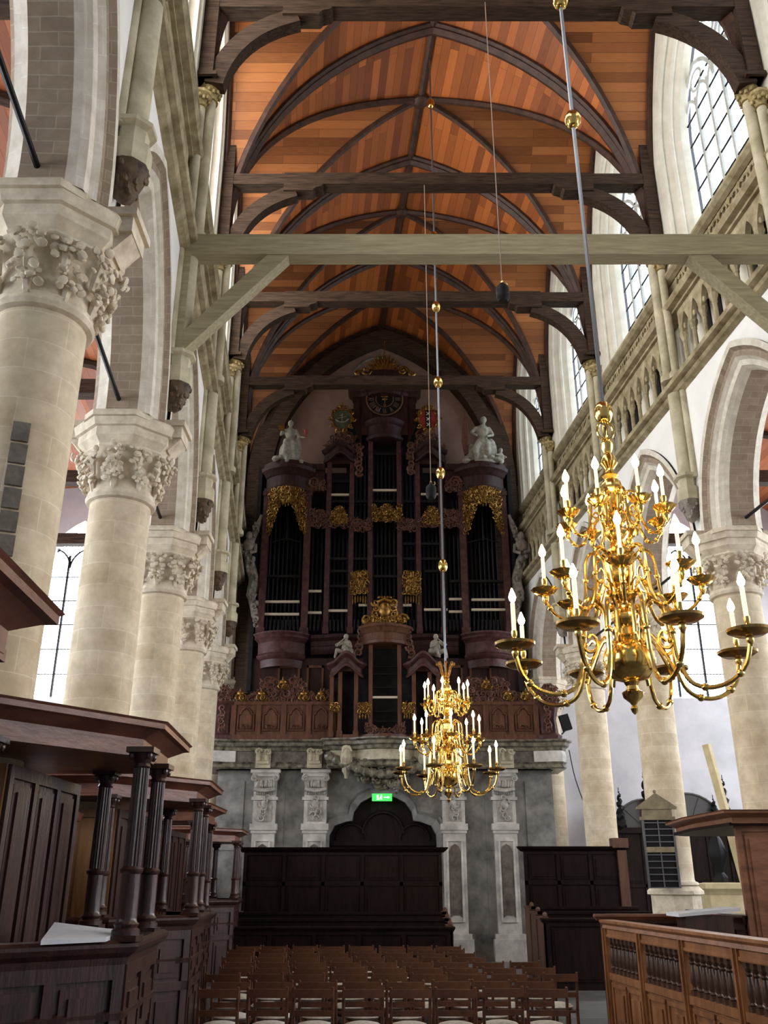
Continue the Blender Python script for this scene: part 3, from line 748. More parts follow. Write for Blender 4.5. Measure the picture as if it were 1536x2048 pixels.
def link(name, me, parent, loc=(0,0,0), rz=0, sc=None):
    o = bpy.data.objects.new(name, me); COL.objects.link(o); o.parent = parent; o.location = loc; o.rotation_euler = (0,0,rz)
    if sc: o.scale = sc
    return o
def chandelier(u, v, label, s, ph, ztop, balls, crown=False):
    t = thing('chandelier', W(u, v, 3.08), label, 'chandelier', rz=0, sc=(s, s, 1.0))
    B = -3.08
    m = MB(); m.lathe([(.005,.0),(.022,.02),(.03,.045),(.018,.07),(.03,.09),(.075,.13),(.085,.17),(.05,.19),(.045,.22),(.06,.245),(.05,.27)], 18); m.build('finial', M['brass'], t, smooth=True)
    m = MB(); m.lathe([(.05,.25),(.14,.28),(.19,.35),(.205,.42),(.195,.49),(.15,.555),(.09,.59),(.10,.61),(.06,.63)], 28); m.build('globe', M['brass'], t, smooth=True)
    m = MB()
    m.lathe([(.06,.62),(.055,.68),(.09,.72),(.11,.76),(.11,.79),(.07,.83),(.06,.88),(.10,.92),(.11,.95),(.06,.99),(.05,1.02),(.10,1.10),(.125,1.20),(.12,1.28),(.14,1.30),(.10,1.34),(.06,1.37),(.05,1.42),(.09,1.47),(.10,1.50),(.06,1.53),(.06,1.56),(.11,1.60),(.12,1.64),(.07,1.68),(.055,1.72),(.08,1.78),(.10,1.88),(.085,1.95),(.05,1.99),(.07,2.02),(.04,2.06),(.035,2.10)], 24, lobes=(8,.05))
    if not crown: m.lathe([(.035,2.08),(.075,2.14),(.06,2.2),(.03,2.24),(.05,2.28),(.055,2.33),(.03,2.36)], 16)
    m.build('stem', M['brass'], t, smooth=True)
    for tier, z, n, p0 in ((0,.50,8,ph), (1,1.02,8,ph+PI/8), (2,1.62,8,ph+.1)):
        Rr, me = arm_meshes(tier, s)
        for k in range(n):
            a = p0 + 2*PI*k/n
            arm = link('arm', me[0], t, (0,0,z), a)
            for nm, mm in zip(('drip_pan','socket','candle','flame_bulb'), me[1:]): link(nm, mm, arm, (Rr,0,0))
    m = MB()
    if crown:
        for k in range(8):
            a = 2*PI*k/8; ca, sa = math.cos(a), math.sin(a)
            m.tube(bez([(.03*ca,.03*sa,2.06),(.07*ca,.07*sa,2.14),(.10*ca,.10*sa,2.24),(.15*ca,.15*sa,2.32),(.17*ca,.17*sa,2.30)],3), .014, 6)
            m.ell((.16*ca,.16*sa,2.33), (.03,.03,.03), nu=6, nv=4)
        m.lathe([(.04,2.02),(.07,2.06),(.05,2.12),(.02,2.2)], 14)
        m.build('crown', M['gilt'], t, smooth=True)
    else:
        m.tube([(.07*math.cos(a),0,2.46+.09*math.sin(a)) for a in [2*PI*k/16 for k in range(17)]], .012, 6)
        m.tube([(.0,.06*math.cos(a),2.46+.09*math.sin(a)) for a in [2*PI*k/16 for k in range(17)]], .010, 6)
        m.build('suspension_ring', M['brass'], t, smooth=True)
    zr = 2.2 if crown else 2.52
    m = MB(); m.tube([(0,0,zr),(0,0,ztop-3.08)], .019/s, 8); m.build('hanging_rod', M['steel'], t, smooth=True)
    for z, r in balls:
        m = MB(); z -= 3.08; m.lathe([(.02,-r*1.25),(r*.55,-r*1.1),(r*.7,-r*.95),(r*.95,-r*.4),(r,0),(r*.95,r*.4),(r*.7,r*.95),(r*.5,r*1.1),(.02,r*1.3)], 14, (0,0,z)); m.build('rod_ball', M['brass'], t, smooth=True)
    return t
# ------------------------------------------------------------ figures and carving
def scroll(m, cx, cz, r, y=0, turns=1.4, flip=1, rot=0, th=.03, mat=0, n=11):
    pts = []; rs = []
    for k in range(n+1):
        t = k/n; a = rot + flip*2*PI*turns*t; q = r*(1-.78*t)
        pts.append((cx + q*math.cos(a), y - .02*math.sin(PI*t)*2, cz + q*math.sin(a))); rs.append(th*(1-.55*t))
    m.tube(pts, rs, 5, mat); m.ell(pts[-1], th*.9, mat, nu=6, nv=4)
def leaf(m, cx, cz, l, w, rot, y=0, mat=0):
    m.ell((cx + .5*l*math.cos(rot), y, cz + .5*l*math.sin(rot)), (l*.5, w*.6, w*.5), mat, rot=Matrix.Rotation(-rot,4,'Y'), nu=7, nv=5)
def carve(m, x0, x1, z0, top, y=0, size=.16, dens=1.0, mat=0):
    # baroque openwork band: scrolls, leaves and beads under the height profile top(x in 0..1)
    n = max(3, int((x1-x0)/size*1.6*dens))
    for k in range(n):
        f = (k+.5)/n; x = x0+(x1-x0)*f; h = top(f)
        rows = max(1, int(h/size*1.3))
        for j in range(rows):
            z = z0 + (j+.5)*h/rows; s = size*rnd.uniform(.45,.75)
            scroll(m, x+rnd.uniform(-.2,.2)*size, z, s, y+rnd.uniform(-.04,.04), rnd.uniform(.9,1.5), rnd.choice((-1,1)), rnd.uniform(0,2*PI), size*.2, mat, 9)
            leaf(m, x+rnd.uniform(-.3,.3)*size, z+rnd.uniform(-.3,.3)*size, s*1.4, s*.5, rnd.uniform(0,PI), y+rnd.uniform(-.05,.02), mat)
def figure_mesh(name, mat, parts, height, parent=None, loc=None):
    # parts: ('e', centre, radii) or ('l', p0, r0, p1, r1); fused into one continuous body
    m = MB()
    for p in parts:
        if p[0] == 'e': m.ell(p[1], p[2], nu=12, nv=8)
        else:
            a, r0, b, r1 = Vector(p[1]), p[2], Vector(p[3]), p[4]; n = 5
            m.tube([a.lerp(b, k/n) for k in range(n+1)], [r0+(r1-r0)*k/n for k in range(n+1)], 8); m.ell(a, r0, nu=8, nv=6); m.ell(b, r1, nu=8, nv=6)
    o = m.build(name, mat, parent, smooth=True, loc=loc)
    r = o.modifiers.new('fuse', 'REMESH'); r.mode = 'VOXEL'; r.voxel_size = height/52; r.use_smooth_shade = True
    s = o.modifiers.new('soft', 'SMOOTH'); s.iterations = 3; s.factor = .5
    return o
# ------------------------------------------------------------ the organ
VO = 26.2; XO = 0.02
def ox(px, y, v=VO): return at(px, y, v)[0] - XO
def oz(y, v=VO): return zpx(y, v)
def arc_plan(cx, hw, bulge, n=10, y0=0):
    # plan curve bulging towards the nave (-y)
    out = []
    for k in range(n+1):
        t = -1 + 2*k/n; out.append((cx + hw*t, y0 - bulge*math.cos(PI/2*t)**.8 if abs(t) < 1 else y0))
    return out
def organ():
    t = thing('pipe_organ', (XO, VO, 5.35), 'huge dark baroque organ case standing on the marble gallery at the west end', 'organ')
    T = Matrix.Translation((0, 0, -5.35))
    def B(m, name, mats, smooth=False, label=None, parent=t):
        m.v = [(p[0], p[1], p[2]-5.35) for p in m.v]
        o = m.build(name, mats, parent, smooth=smooth)
        if label: o['label'] = label
        return o
    zb, zt = oz(1268), oz(935)                # window zone of the towers
    # back box and dark interior
    m = MB(); hwid = ox(1030, 1100)
    m.box(-hwid, hwid, .62, .80, 5.42, oz(930)); m.box(-hwid, -hwid+.12, -.0, .62, 7.0, oz(935)); m.box(hwid-.12, hwid, -.0, .62, 7.0, oz(935))
    m.box(-1.25, 1.25, .62, .8, oz(930), oz(800))
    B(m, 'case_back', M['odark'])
    m = MB(); m.box(-hwid+.1, hwid-.1, .1, .62, 5.42, oz(1315)); B(m, 'lower_case', M['owood'])
    # lower case panels
    for s in (-1, 1):
        for a, b in ((.95, 1.65), (1.75, 2.35), (2.45, 3.2)):
            m = MB(); x0, x1 = sorted((s*a, s*b))
            m.mould([(x0,.1),(x1,.1)], [(0,oz(1405)),(.05,oz(1405)),(.05,oz(1400)),(0.02,oz(1398))])
            m.box(x0+.05, x0+.11, .04, .1, oz(1400), oz(1330)); m.box(x1-.11, x1-.05, .04, .1, oz(1400), oz(1330)); m.box(x0+.05, x1-.05, .04, .1, oz(1335), oz(1330)); m.box(x0+.05, x1-.05, .04, .1, oz(1400), oz(1396)); B(m, 'lower_panel', M['owoodl'])

    # faint pipes inside
    m = MB(); x = -hwid+.3
    while x < hwid-.3:
        h = oz(1000) + .5*math.sin(x*3) if abs(x) > 1 else oz(900)
        m.lathe([(.0,oz(1240)-.2),(.045,oz(1240)),(.045,h),(.02,h)], 8, (x, .45, 0)); x += .135
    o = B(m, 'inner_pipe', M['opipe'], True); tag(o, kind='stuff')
    # pipe feet rack silhouettes
    m = MB(); x = -hwid+.25
    while x < hwid-.25: m.lathe([(.03,oz(1262)),(.035,oz(1254)),(.02,oz(1246)),(.03,oz(1240))], 6, (x,.0,0)); x += .12
    o = B(m, 'pipe_foot', M['odark'], True); tag(o, kind='stuff')
    # corner towers
    for s in (-1, 1):
        xa, xb = ox(524 if s < 0 else 1016, 1200), ox(610 if s < 0 else 930, 1200)
        cx = (xa+xb)/2; hw = abs(xb-xa)/2 + .06
        P = arc_plan(cx, hw, .42, 12)
        m = MB()
        zc = oz(1270)
        m.mould(P, [(-.12,zc-1.0),(-.10,zc-.78),(.0,zc-.72),(.03,zc-.66),(-.02,zc-.6),(-.02,zc-.28),(.03,zc-.22),(.12,zc-.16),(.10,zc-.10),(.16,zc-.04),(.16,zc),(.0,zc+.02),(-.3,zc+.02)])
        B(m, 'tower_base', M['owoodp'], True)
        zt2 = oz(985); ze = oz(930)
        m = MB(); m.mould(P, [(-.06,zt2),(.02,zt2),(.04,zt2+.06),(-.01,zt2+.1),(-.01,zt2+.45),(.05,zt2+.5),(.08,zt2+.56),(.18,zt2+.64),(.20,zt2+.75),(.12,zt2+.78),(.10,ze-.04),(.02,ze),(-.5,ze)])
        poly = [(p[0], p[1]) for p in arc_plan(cx, hw, .42, 12)] + [(cx+hw, .6), (cx-hw, .6)]
        m.slab(poly, ze-.05, ze); m.slab(poly, zt2, zt2+.05)
        B(m, 'tower_cornice', M['owood'], True)
        for k, px in enumerate((xa, xb)):
            m = MB(); m.box(px-.10, px+.10, -.10, .14, zc, zt2+.1); m.box(px-.13, px+.13, -.13, .14, zc, zc+.2); m.box(px-.13, px+.13, -.13, .14, zt2-.15, zt2); B(m, 'post', M['owoodp'])
        # gilded pierced lambrequin following the curve
        m = MB(); n = 30
        for k in range(n):
            q = -1 + 2*(k+.5)/n; drop = .42 + 1.15*abs(q)**1.9 + .10*math.cos(q*9)
            xx = cx + (hw-.12)*q; yy = -.42*math.cos(PI/2*q)**.8 - .02
            j = 0.0
            while j < drop:
                sz = rnd.uniform(.07,.10); scroll(m, xx, zt2-.04-j, sz, yy, 1.2, rnd.choice((-1,1)), rnd.uniform(0,6), .026, 0, 7); j += .115
            if k % 2 == 0: leaf(m, xx, zt2-drop, .16, .06, -PI/2+q*.5, yy)
        B(m, 'gilded_lambrequin', M['gilt'], True)
        m = MB(); m.lathe([(.04,oz(1080)),(.04,oz(1000))], 8, (cx,.1,0)); m.tube([(cx-hw*.7,.05,oz(1084)),(cx,-.05,oz(1078)),(cx+hw*.7,.05,oz(1084))], .02, 5); B(m, 'iron_stay', M['opipe'], True)
    # flat posts of the middle fields (left half mirrored)
    posts = [(655, 1250, 925), (702, 1250, 880), (740, 1250, 870)]
    for px, y0, y1 in posts:
        for q in (px, 1539-px):
            x = ox(q, 1100); m = MB(); m.box(x-.075, x+.075, -.04, .12, oz(1268), oz(y1)); m.box(x-.095, x+.095, -.06, .12, oz(1268), oz(1255)); m.box(x-.095, x+.095, -.06, .12, oz(1045), oz(1038)); B(m, 'post', M['owoodp'])
    # ledge under the middle fields (ogee front) with central bow
    m = MB()
    Pm = [(-2.2,0),(-1.9,-.02),(-1.6,-.12),(-1.3,-.18),(-1.0,-.12),(-.8,-.05)] + [(x, y-.02) for x, y in arc_plan(0, .6, .3, 8)] + [(.8,-.05),(1.0,-.12),(1.3,-.18),(1.6,-.12),(1.9,-.02),(2.2,0)]
    z = oz(1275)
    m.mould(Pm, [(-.1,z-.5),(.0,z-.4),(.02,z-.3),(-.02,z-.26),(-.02,z-.12),(.08,z-.04),(.08,z+.06),(-.3,z+.08)]); B(m, 'middle_ledge', M['owood'], True)
    # transom band with carving and gilded heads
    for a, b, y0, y1, mt in ((612, 655, 1020, 1056, 0), (655, 702, 1036, 1056, 0), (702, 742, 1040, 1062, 0)):
        for x0, x1 in ((ox(a,1040), ox(b,1040)), (ox(1539-b,1040), ox(1539-a,1040))):
            m = MB(); carve(m, x0, x1, oz(y1), lambda f: oz(y0)-oz(y1), -.02, .16, 1.3); B(m, 'carved_transom', M['carvdark'], True)
    def gcarve(name, pxa, pxb, ya, yb, fn=None, sz=.11, mat='gilt', dens=1.3, y=-.08, base=True):
        m = MB(); x0, x1 = ox(pxa, (ya+yb)/2), ox(pxb, (ya+yb)/2); h = oz(ya)-oz(yb)
        if base: m.ell(((x0+x1)/2, y+.05, oz((ya+yb)/2)), ((x1-x0)*.42, .05, h*.38))
        carve(m, x0, x1, oz(yb), fn or (lambda f: h), y, sz, dens); return B(m, name, M[mat], True)
    gcarve('gilded_cartouche', 745, 803, 1010, 1045, fn=lambda f: (oz(1010)-oz(1045))*(.6+.4*abs(math.cos(2*PI*f))), dens=1.0)
    for a, b in ((662, 695), (846, 880)):
        o = gcarve('gilded_head', a, b, 1014, 1050, fn=lambda f: (oz(1014)-oz(1050))*(.45+.55*math.sin(PI*f)), sz=.10, dens=1.1)
    for a, b in ((703, 734), (808, 840)):
        m = MB(); x0, x1 = ox(a, 1180), ox(b, 1180); w = x1-x0
        m.ell(((x0+x1)/2, -.05, oz(1165)), (w*.38,.09,.32)); m.ell(((x0+x1)/2, -.12, oz(1152)), (w*.2,.1,.14))
        carve(m, x0, x1, oz(1190), lambda f: oz(1145)-oz(1190), -.10, .12, 1.2)
        for k in range(6): leaf(m, x0+w*(k+.5)/6, oz(1192), .22+.1*abs(k-2.5)/2.5, .06, -PI/2, -.08)
        B(m, 'gilded_console', M['gilt'], True)
    # pale rails across the empty pipe fields
    for a, b, y in ((527,599,1203),(525,598,1228),(609,643,1182),(609,643,1225),(652,696,1221),(717,735,1210),(744,800,1210),(806,823,1210),(656,698,989),(743,798,980),(842,882,988),(848,895,1219),(898,932,1198),(898,933,1223),(943,1014,1199),(943,1016,1219)):
        m = MB(); m.box(ox(a,y), ox(b,y), -.0, .06, oz(y)-.035, oz(y)+.035); B(m, 'pale_rail', M['rail'])
    # dim rails
    for a, b, y in ((615,700,960),(660,700,1140),(745,800,1110),(745,800,905),(850,890,1140),(900,1015,1160),(527,600,1150),(745,800,1000),(655,735,1000),(806,880,1000),(655,735,1115),(806,885,1115),(655,735,1170),(806,885,1085),(745,800,1150)): m = MB(); m.box(ox(a,y), ox(b,y), .1, .2, oz(y)-.04, oz(y)+.04); B(m, 'inner_rail', M['opipe'])
    # side fields between tower and inner towers: cornice with volutes
    for s in (-1, 1):
        m = MB()
        f = lambda p: p if s < 0 else 1539-p
        xs = sorted((ox(f(612),930), ox(f(650),930)))
        m.box(xs[0], xs[1], -.1, .2, oz(942), oz(930)); m.box(xs[0], xs[1], -.02, .2, oz(985), oz(942))
        B(m, 'side_cornice', M['owood'])
        m = MB(); scroll(m, (xs[0]+xs[1])/2, oz(968), .22, -.12, 1.6, s, 0, .05); carve(m, xs[0], xs[1], oz(985), lambda q: .35, -.08, .14); B(m, 'side_volute', M['carvdark'], True)
        # inner towers with bowed broken pediment
        xs = sorted((ox(f(650),900), ox(f(712),900))); c = (xs[0]+xs[1])/2; h = (xs[1]-xs[0])/2
        m = MB()
        P = [(c-h*1.06, 0)] + [(c+h*q/8, -.1-.2*math.cos(q/8*PI/2)**2) for q in range(-7,8)] + [(c+h*1.06,0)]
        zz = oz(928)
        n0 = len(m.v)
        m.mould(P, [(-.1,zz),(.0,zz+.02),(.02,zz+.1),(-.02,zz+.14),(-.02,zz+.3),(.06,zz+.36),(.1,zz+.46),(.02,zz+.5),(-.3,zz+.5)])
        m.v = m.v[:n0] + [(p[0], p[1], p[2] + .24*math.cos(max(-1,min(1,(p[0]-c)/h))*PI/2)**2) for p in m.v[n0:]]
        m.box(c-h, c+h, .0, .3, zz, zz+.45)
        B(m, 'inner_tower_cornice', M['owood'], True)
        m = MB(); carve(m, c-h, c+h, zz+.48, lambda q: .12+.45*math.sin(PI*q), -.1, .17); B(m, 'inner_tower_crest', M['carvdark'], True)
        m = MB()
        xx = ox(f(718), 930)
        for k in range(7): scroll(m, xx, oz(895+k*9), .13, -.1, 1.3, s*(-1)**k, k, .045)
        B(m, 'carved_drop', M['carvdark'], True)
    # central clock tower
    c0 = 0; m = MB()
    w = ox(800, 870)
    P = arc_plan(0, w*1.15, .35, 10)
    z0 = oz(884); 
    m.mould(P, [(-.1,z0),(.02,z0+.03),(.05,z0+.12),(-.03,z0+.16),(-.05,z0+.30),(-.02,z0+.52),(.06,z0+.58),(.10,z0+.70),(.04,z0+.74),(-.3,z0+.74)])
    m.slab([(p[0],p[1]) for p in P]+[(w*1.15,.4),(-w*1.15,.4)], z0+.02, z0+.07)
    B(m, 'clock_drum', M['owood'], True)
    m = MB(); x1 = ox(815, 830); zt3 = oz(782)
    m.box(-x1, x1, .0, .5, oz(870), zt3-.1); 
    for s in (-1, 1):
        m.box(min(s*x1,s*(x1+.28)), max(s*x1,s*(x1+.28)), .1, .45, oz(838), zt3)
        m.prism([(s*x1,oz(890)),(s*(x1+.28),oz(838)),(s*x1,oz(838))], .1, .4)
    B(m, 'clock_case', M['owood'])
    m = MB(); P = [(-x1-.32,.45),(-x1-.32,.0),(-x1-.02,.0),(-x1*.8,-.1)] + [(x, y-.1) for x, y in arc_plan(0, x1*.7, .2, 8)] + [(x1*.8,-.1),(x1+.02,.0),(x1+.32,.0),(x1+.32,.45)]
    m.mould(P, [(-.2,zt3-.25),(.0,zt3-.22),(.02,zt3-.12),(.1,zt3-.06),(.14,zt3),(.14,zt3+.06),(0,zt3+.1),(-.4,zt3+.1)]); m.box(-x1-.3, x1+.3, .0, .4, zt3-.2, zt3+.1)
    B(m, 'clock_cornice', M['owood'])
    m = MB(); zc = oz(800); m.lathe([(0,.0),(.62,.0),(.64,.03),(0,.03)], 40, M=Matrix.Translation((0,-.02,zc)) @ Matrix.Rotation(PI/2,4,'X')); dial = B(m, 'clock_dial', M['black'], True)
    def B2(m, name, mat, smooth=False):
        m.v = [(p[0], p[1], p[2]-5.35) for p in m.v]; return m.build(name, mat, dial, smooth=smooth)
    m = MB()
    for r, th in ((.60,.028),(.29,.016)): m.tube([(r*math.cos(2*PI*k/40), -.06, zc+r*math.sin(2*PI*k/40)) for k in range(41)], th, 6)
    B2(m, 'clock_ring', M['clockgold'], True)
    ROM = ['XII','I','II','III','IIII','V','VI','VII','VIII','IX','X','XI']
    m = MB()
    for h, s in enumerate(ROM):
        a = PI/2 - 2*PI*h/12; Mx = Matrix.Translation((0,-.06,zc)) @ Matrix.Rotation(-(a-PI/2),4,'Y') @ Matrix.Translation((0,0,.44))
        wd = {'I':.045,'V':.085,'X':.085}; tot = sum(wd[c] for c in s); x = -tot/2; th = .011
        for c in s:
            q = wd[c]; mid = x + q/2
            def st(xa, za, xb, zb_): m.tube([(xa,0,za),(xb,0,zb_)], th, 4, M=Mx)
            if c == 'I': st(mid,-.09,mid,.09)
            if c == 'V': st(mid-.03,.09,mid,-.09); st(mid+.03,.09,mid,-.09)
            if c == 'X': st(mid-.03,.09,mid+.03,-.09); st(mid+.03,.09,mid-.03,-.09)
            x += q
    B2(m, 'clock_numeral', M['clockgold'])
    m = MB(); m.tube([(0,-.09,zc+.2),(0,-.09,zc-.27)], .014, 5); m.prism([(-.05,zc-.22),(.05,zc-.22),(0,zc-.33)], -.1, -.08)
    for s in (-1,1): m.ell((s*.07,-.09,zc+.08),(.05,.015,.03)); m.ell((s*.05,-.09,zc-.02),(.04,.015,.035))
    m.ell((0,-.09,zc+.02),(.03,.02,.09)); B2(m, 'clock_hand', M['gilt'])
    # gilded shell crest
    m = MB(); zs = oz(747)
    for k in range(11):
        a = PI*(.08+.84*k/10); l = .70*(1-.12*abs(math.cos(a)))
        m.tube([(.05*math.cos(a), .1, zs+.05), (l*.6*math.cos(a)*.9, .02, zs+.05+l*.6*math.sin(a)), (l*math.cos(a)*.9, .05, zs+.05+l*math.sin(a))], [.03,.07,.045], 6)
        m.ell((l*math.cos(a)*.9,.03,zs+.05+l*math.sin(a)), .055, nu=6, nv=4)
    for s in (-1, 1): scroll(m, s*.62, zs+.08, .18, 0, 1.4, s, 0, .06); scroll(m, s*.9, zs+.0, .12, 0, 1.4, -s, 0, .05)
    m.tube([(0,.1,zs+.7),(0,.1,zs+1.35)], .015, 4); B(m, 'gilded_shell_crest', M['gilt'], True)
    m = MB(); m.prism([(-1.0,zt3+.1),(1.0,zt3+.1),(.8,zs+.02),(.4,zs+.1),(0,zs+.14),(-.4,zs+.1),(-.8,zs+.02)], -.05, .3); B(m, 'crest_base', M['owood'])
    # coats of arms
    for s, body, nm in ((-1, 'shieldgreen', 'green and gold shield with a ship emblem'), (1, 'shieldred', 'red shield with black pale and three white crosses')):
        cx = ox(684 if s < 0 else 856, 842); cz = oz(842); m = MB()
        poly = [(cx-.3,cz+.32),(cx-.1,cz+.36),(cx+.1,cz+.36),(cx+.3,cz+.32),(cx+.33,cz),(cx+.22,cz-.28),(cx,cz-.40),(cx-.22,cz-.28),(cx-.33,cz)]
        m.prism(poly, -.12, -.02); sh = B(m, 'coat_of_arms', M[body], label=nm)
        def B3(m, name, mat):
            m.v = [(p[0], p[1], p[2]-5.35) for p in m.v]; return m.build(name, mat, sh, smooth=True)
        m = MB(); L = poly + [poly[0]]
        m.tube([(x,-.12,z) for x, z in L], .035, 6)
        for k in range(10): a = 2*PI*k/10; scroll(m, cx+.36*math.cos(a), cz+.42*math.sin(a), .09, -.1, 1.2, s, a, .03)
        for k in range(5): m.ell((cx-.16+.08*k,-.1,cz+.46+.05*math.sin(PI*k/4)), .045, nu=6, nv=4)
        m.ell((cx,-.1,cz+.58), .05, nu=6, nv=4); m.tube([(cx-.2,-.1,cz+.40),(cx+.2,-.1,cz+.40)], .04, 6)
        B3(m, 'gilded_frame', M['gilt'])
        m = MB()
        if s > 0:
            m.box(cx-.09, cx+.09, -.135, -.12, cz-.36, cz+.33); B3(m, 'black_pale', M['black']); m = MB()
            for dz in (.2, 0, -.2):
                for d in (-1, 1): m.tube([(cx-.055,-.145,cz+dz-d*.055),(cx+.055,-.145,cz+dz+d*.055)], .016, 4)
            B3(m, 'white_cross', M['mwhite'])
        else:
            m.tube(bez([(cx-.2,-.14,cz-.02),(cx-.08,-.14,cz-.1),(cx+.1,-.14,cz-.1),(cx+.22,-.14,cz+.0)],3), .03, 5); m.tube([(cx,-.14,cz-.1),(cx+.01,-.14,cz+.22)], .012, 4); m.tube([(cx-.14,-.14,cz+.02),(cx+.16,-.14,cz+.1)], .012, 4)
            m.tube([(cx-.1,-.14,cz+.12),(cx+.1,-.14,cz+.16)], .012, 4); B3(m, 'ship_emblem', M['carvgrey'])
        m = MB(); 
        for k in range(5): scroll(m, cx+(-.3+.15*k), cz-.55-.04*abs(k-2), .12, 0, 1.3, s*(-1)**k, k, .045)
        scroll(m, cx-s*.25, cz-.5, .22, .1, 1.2, s, 0, .06); B(m, 'shield_support', M['carvdark'], True)
    # side wings with herms
    for s in (-1, 1):
        m = MB(); f = lambda p: p if s < 0 else 1541-p
        xs = [(524,1030,.05),(512,1060,.10),(498,1100,.17),(500,1130,.15),(508,1160,.12),(503,1190,.15),(508,1215,.13),(512,1240,.09),(517,1262,.05)]
        m.tube(bez([(ox(f(px), y), .0, oz(y)) for px, y, r in xs], 3), [.06]*2 + [.1]*6 + [.16]*8 + [.12]*5 + [.07]*4, 8, flat=.7)
        for px, y, r in xs[1:-1]:
            for k in range(5): m.ell((ox(f(px),y)+rnd.uniform(-r,r)*.8, -.06+rnd.uniform(-.05,.05), oz(y)+rnd.uniform(-.22,.22)), (r*.5,.1,r*.75), nu=7, nv=5)
            scroll(m, ox(f(px),y)-s*.02, oz(y), r*.9, -.1, 1.2, s, rnd.uniform(0,6), .035)
        # herm bust
        cx, cz = ox(f(498), 1100), oz(1100)
        m.ell((cx,-.12,cz+.42),(.11,.12,.15)); m.ell((cx,-.1,cz+.12),(.2,.14,.22)); m.tube([(cx-.2,-.1,cz+.15),(cx-.24,-.14,cz-.1),(cx-.05,-.22,cz-.18)],.06,6); m.tube([(cx+.2,-.1,cz+.15),(cx+.22,-.14,cz-.1),(cx+.05,-.22,cz-.16)],.06,6)
        B(m, 'side_wing_herm', M['carvgrey'], True)
    return t
M['clockgold'] = mat_noise('worn_clock_gold', (.10,.055,.035), (.22,.12,.075), 9, rough=.45, metal=.3, bump=0)
M['shieldgreen'] = mat_noise('shield_green', (.03,.035,.02), (.10,.11,.06), 9, rough=.5, bump=.2)
M['shieldred'] = mat_noise('shield_red', (.16,.02,.014), (.30,.05,.03), 9, rough=.5, bump=.1)

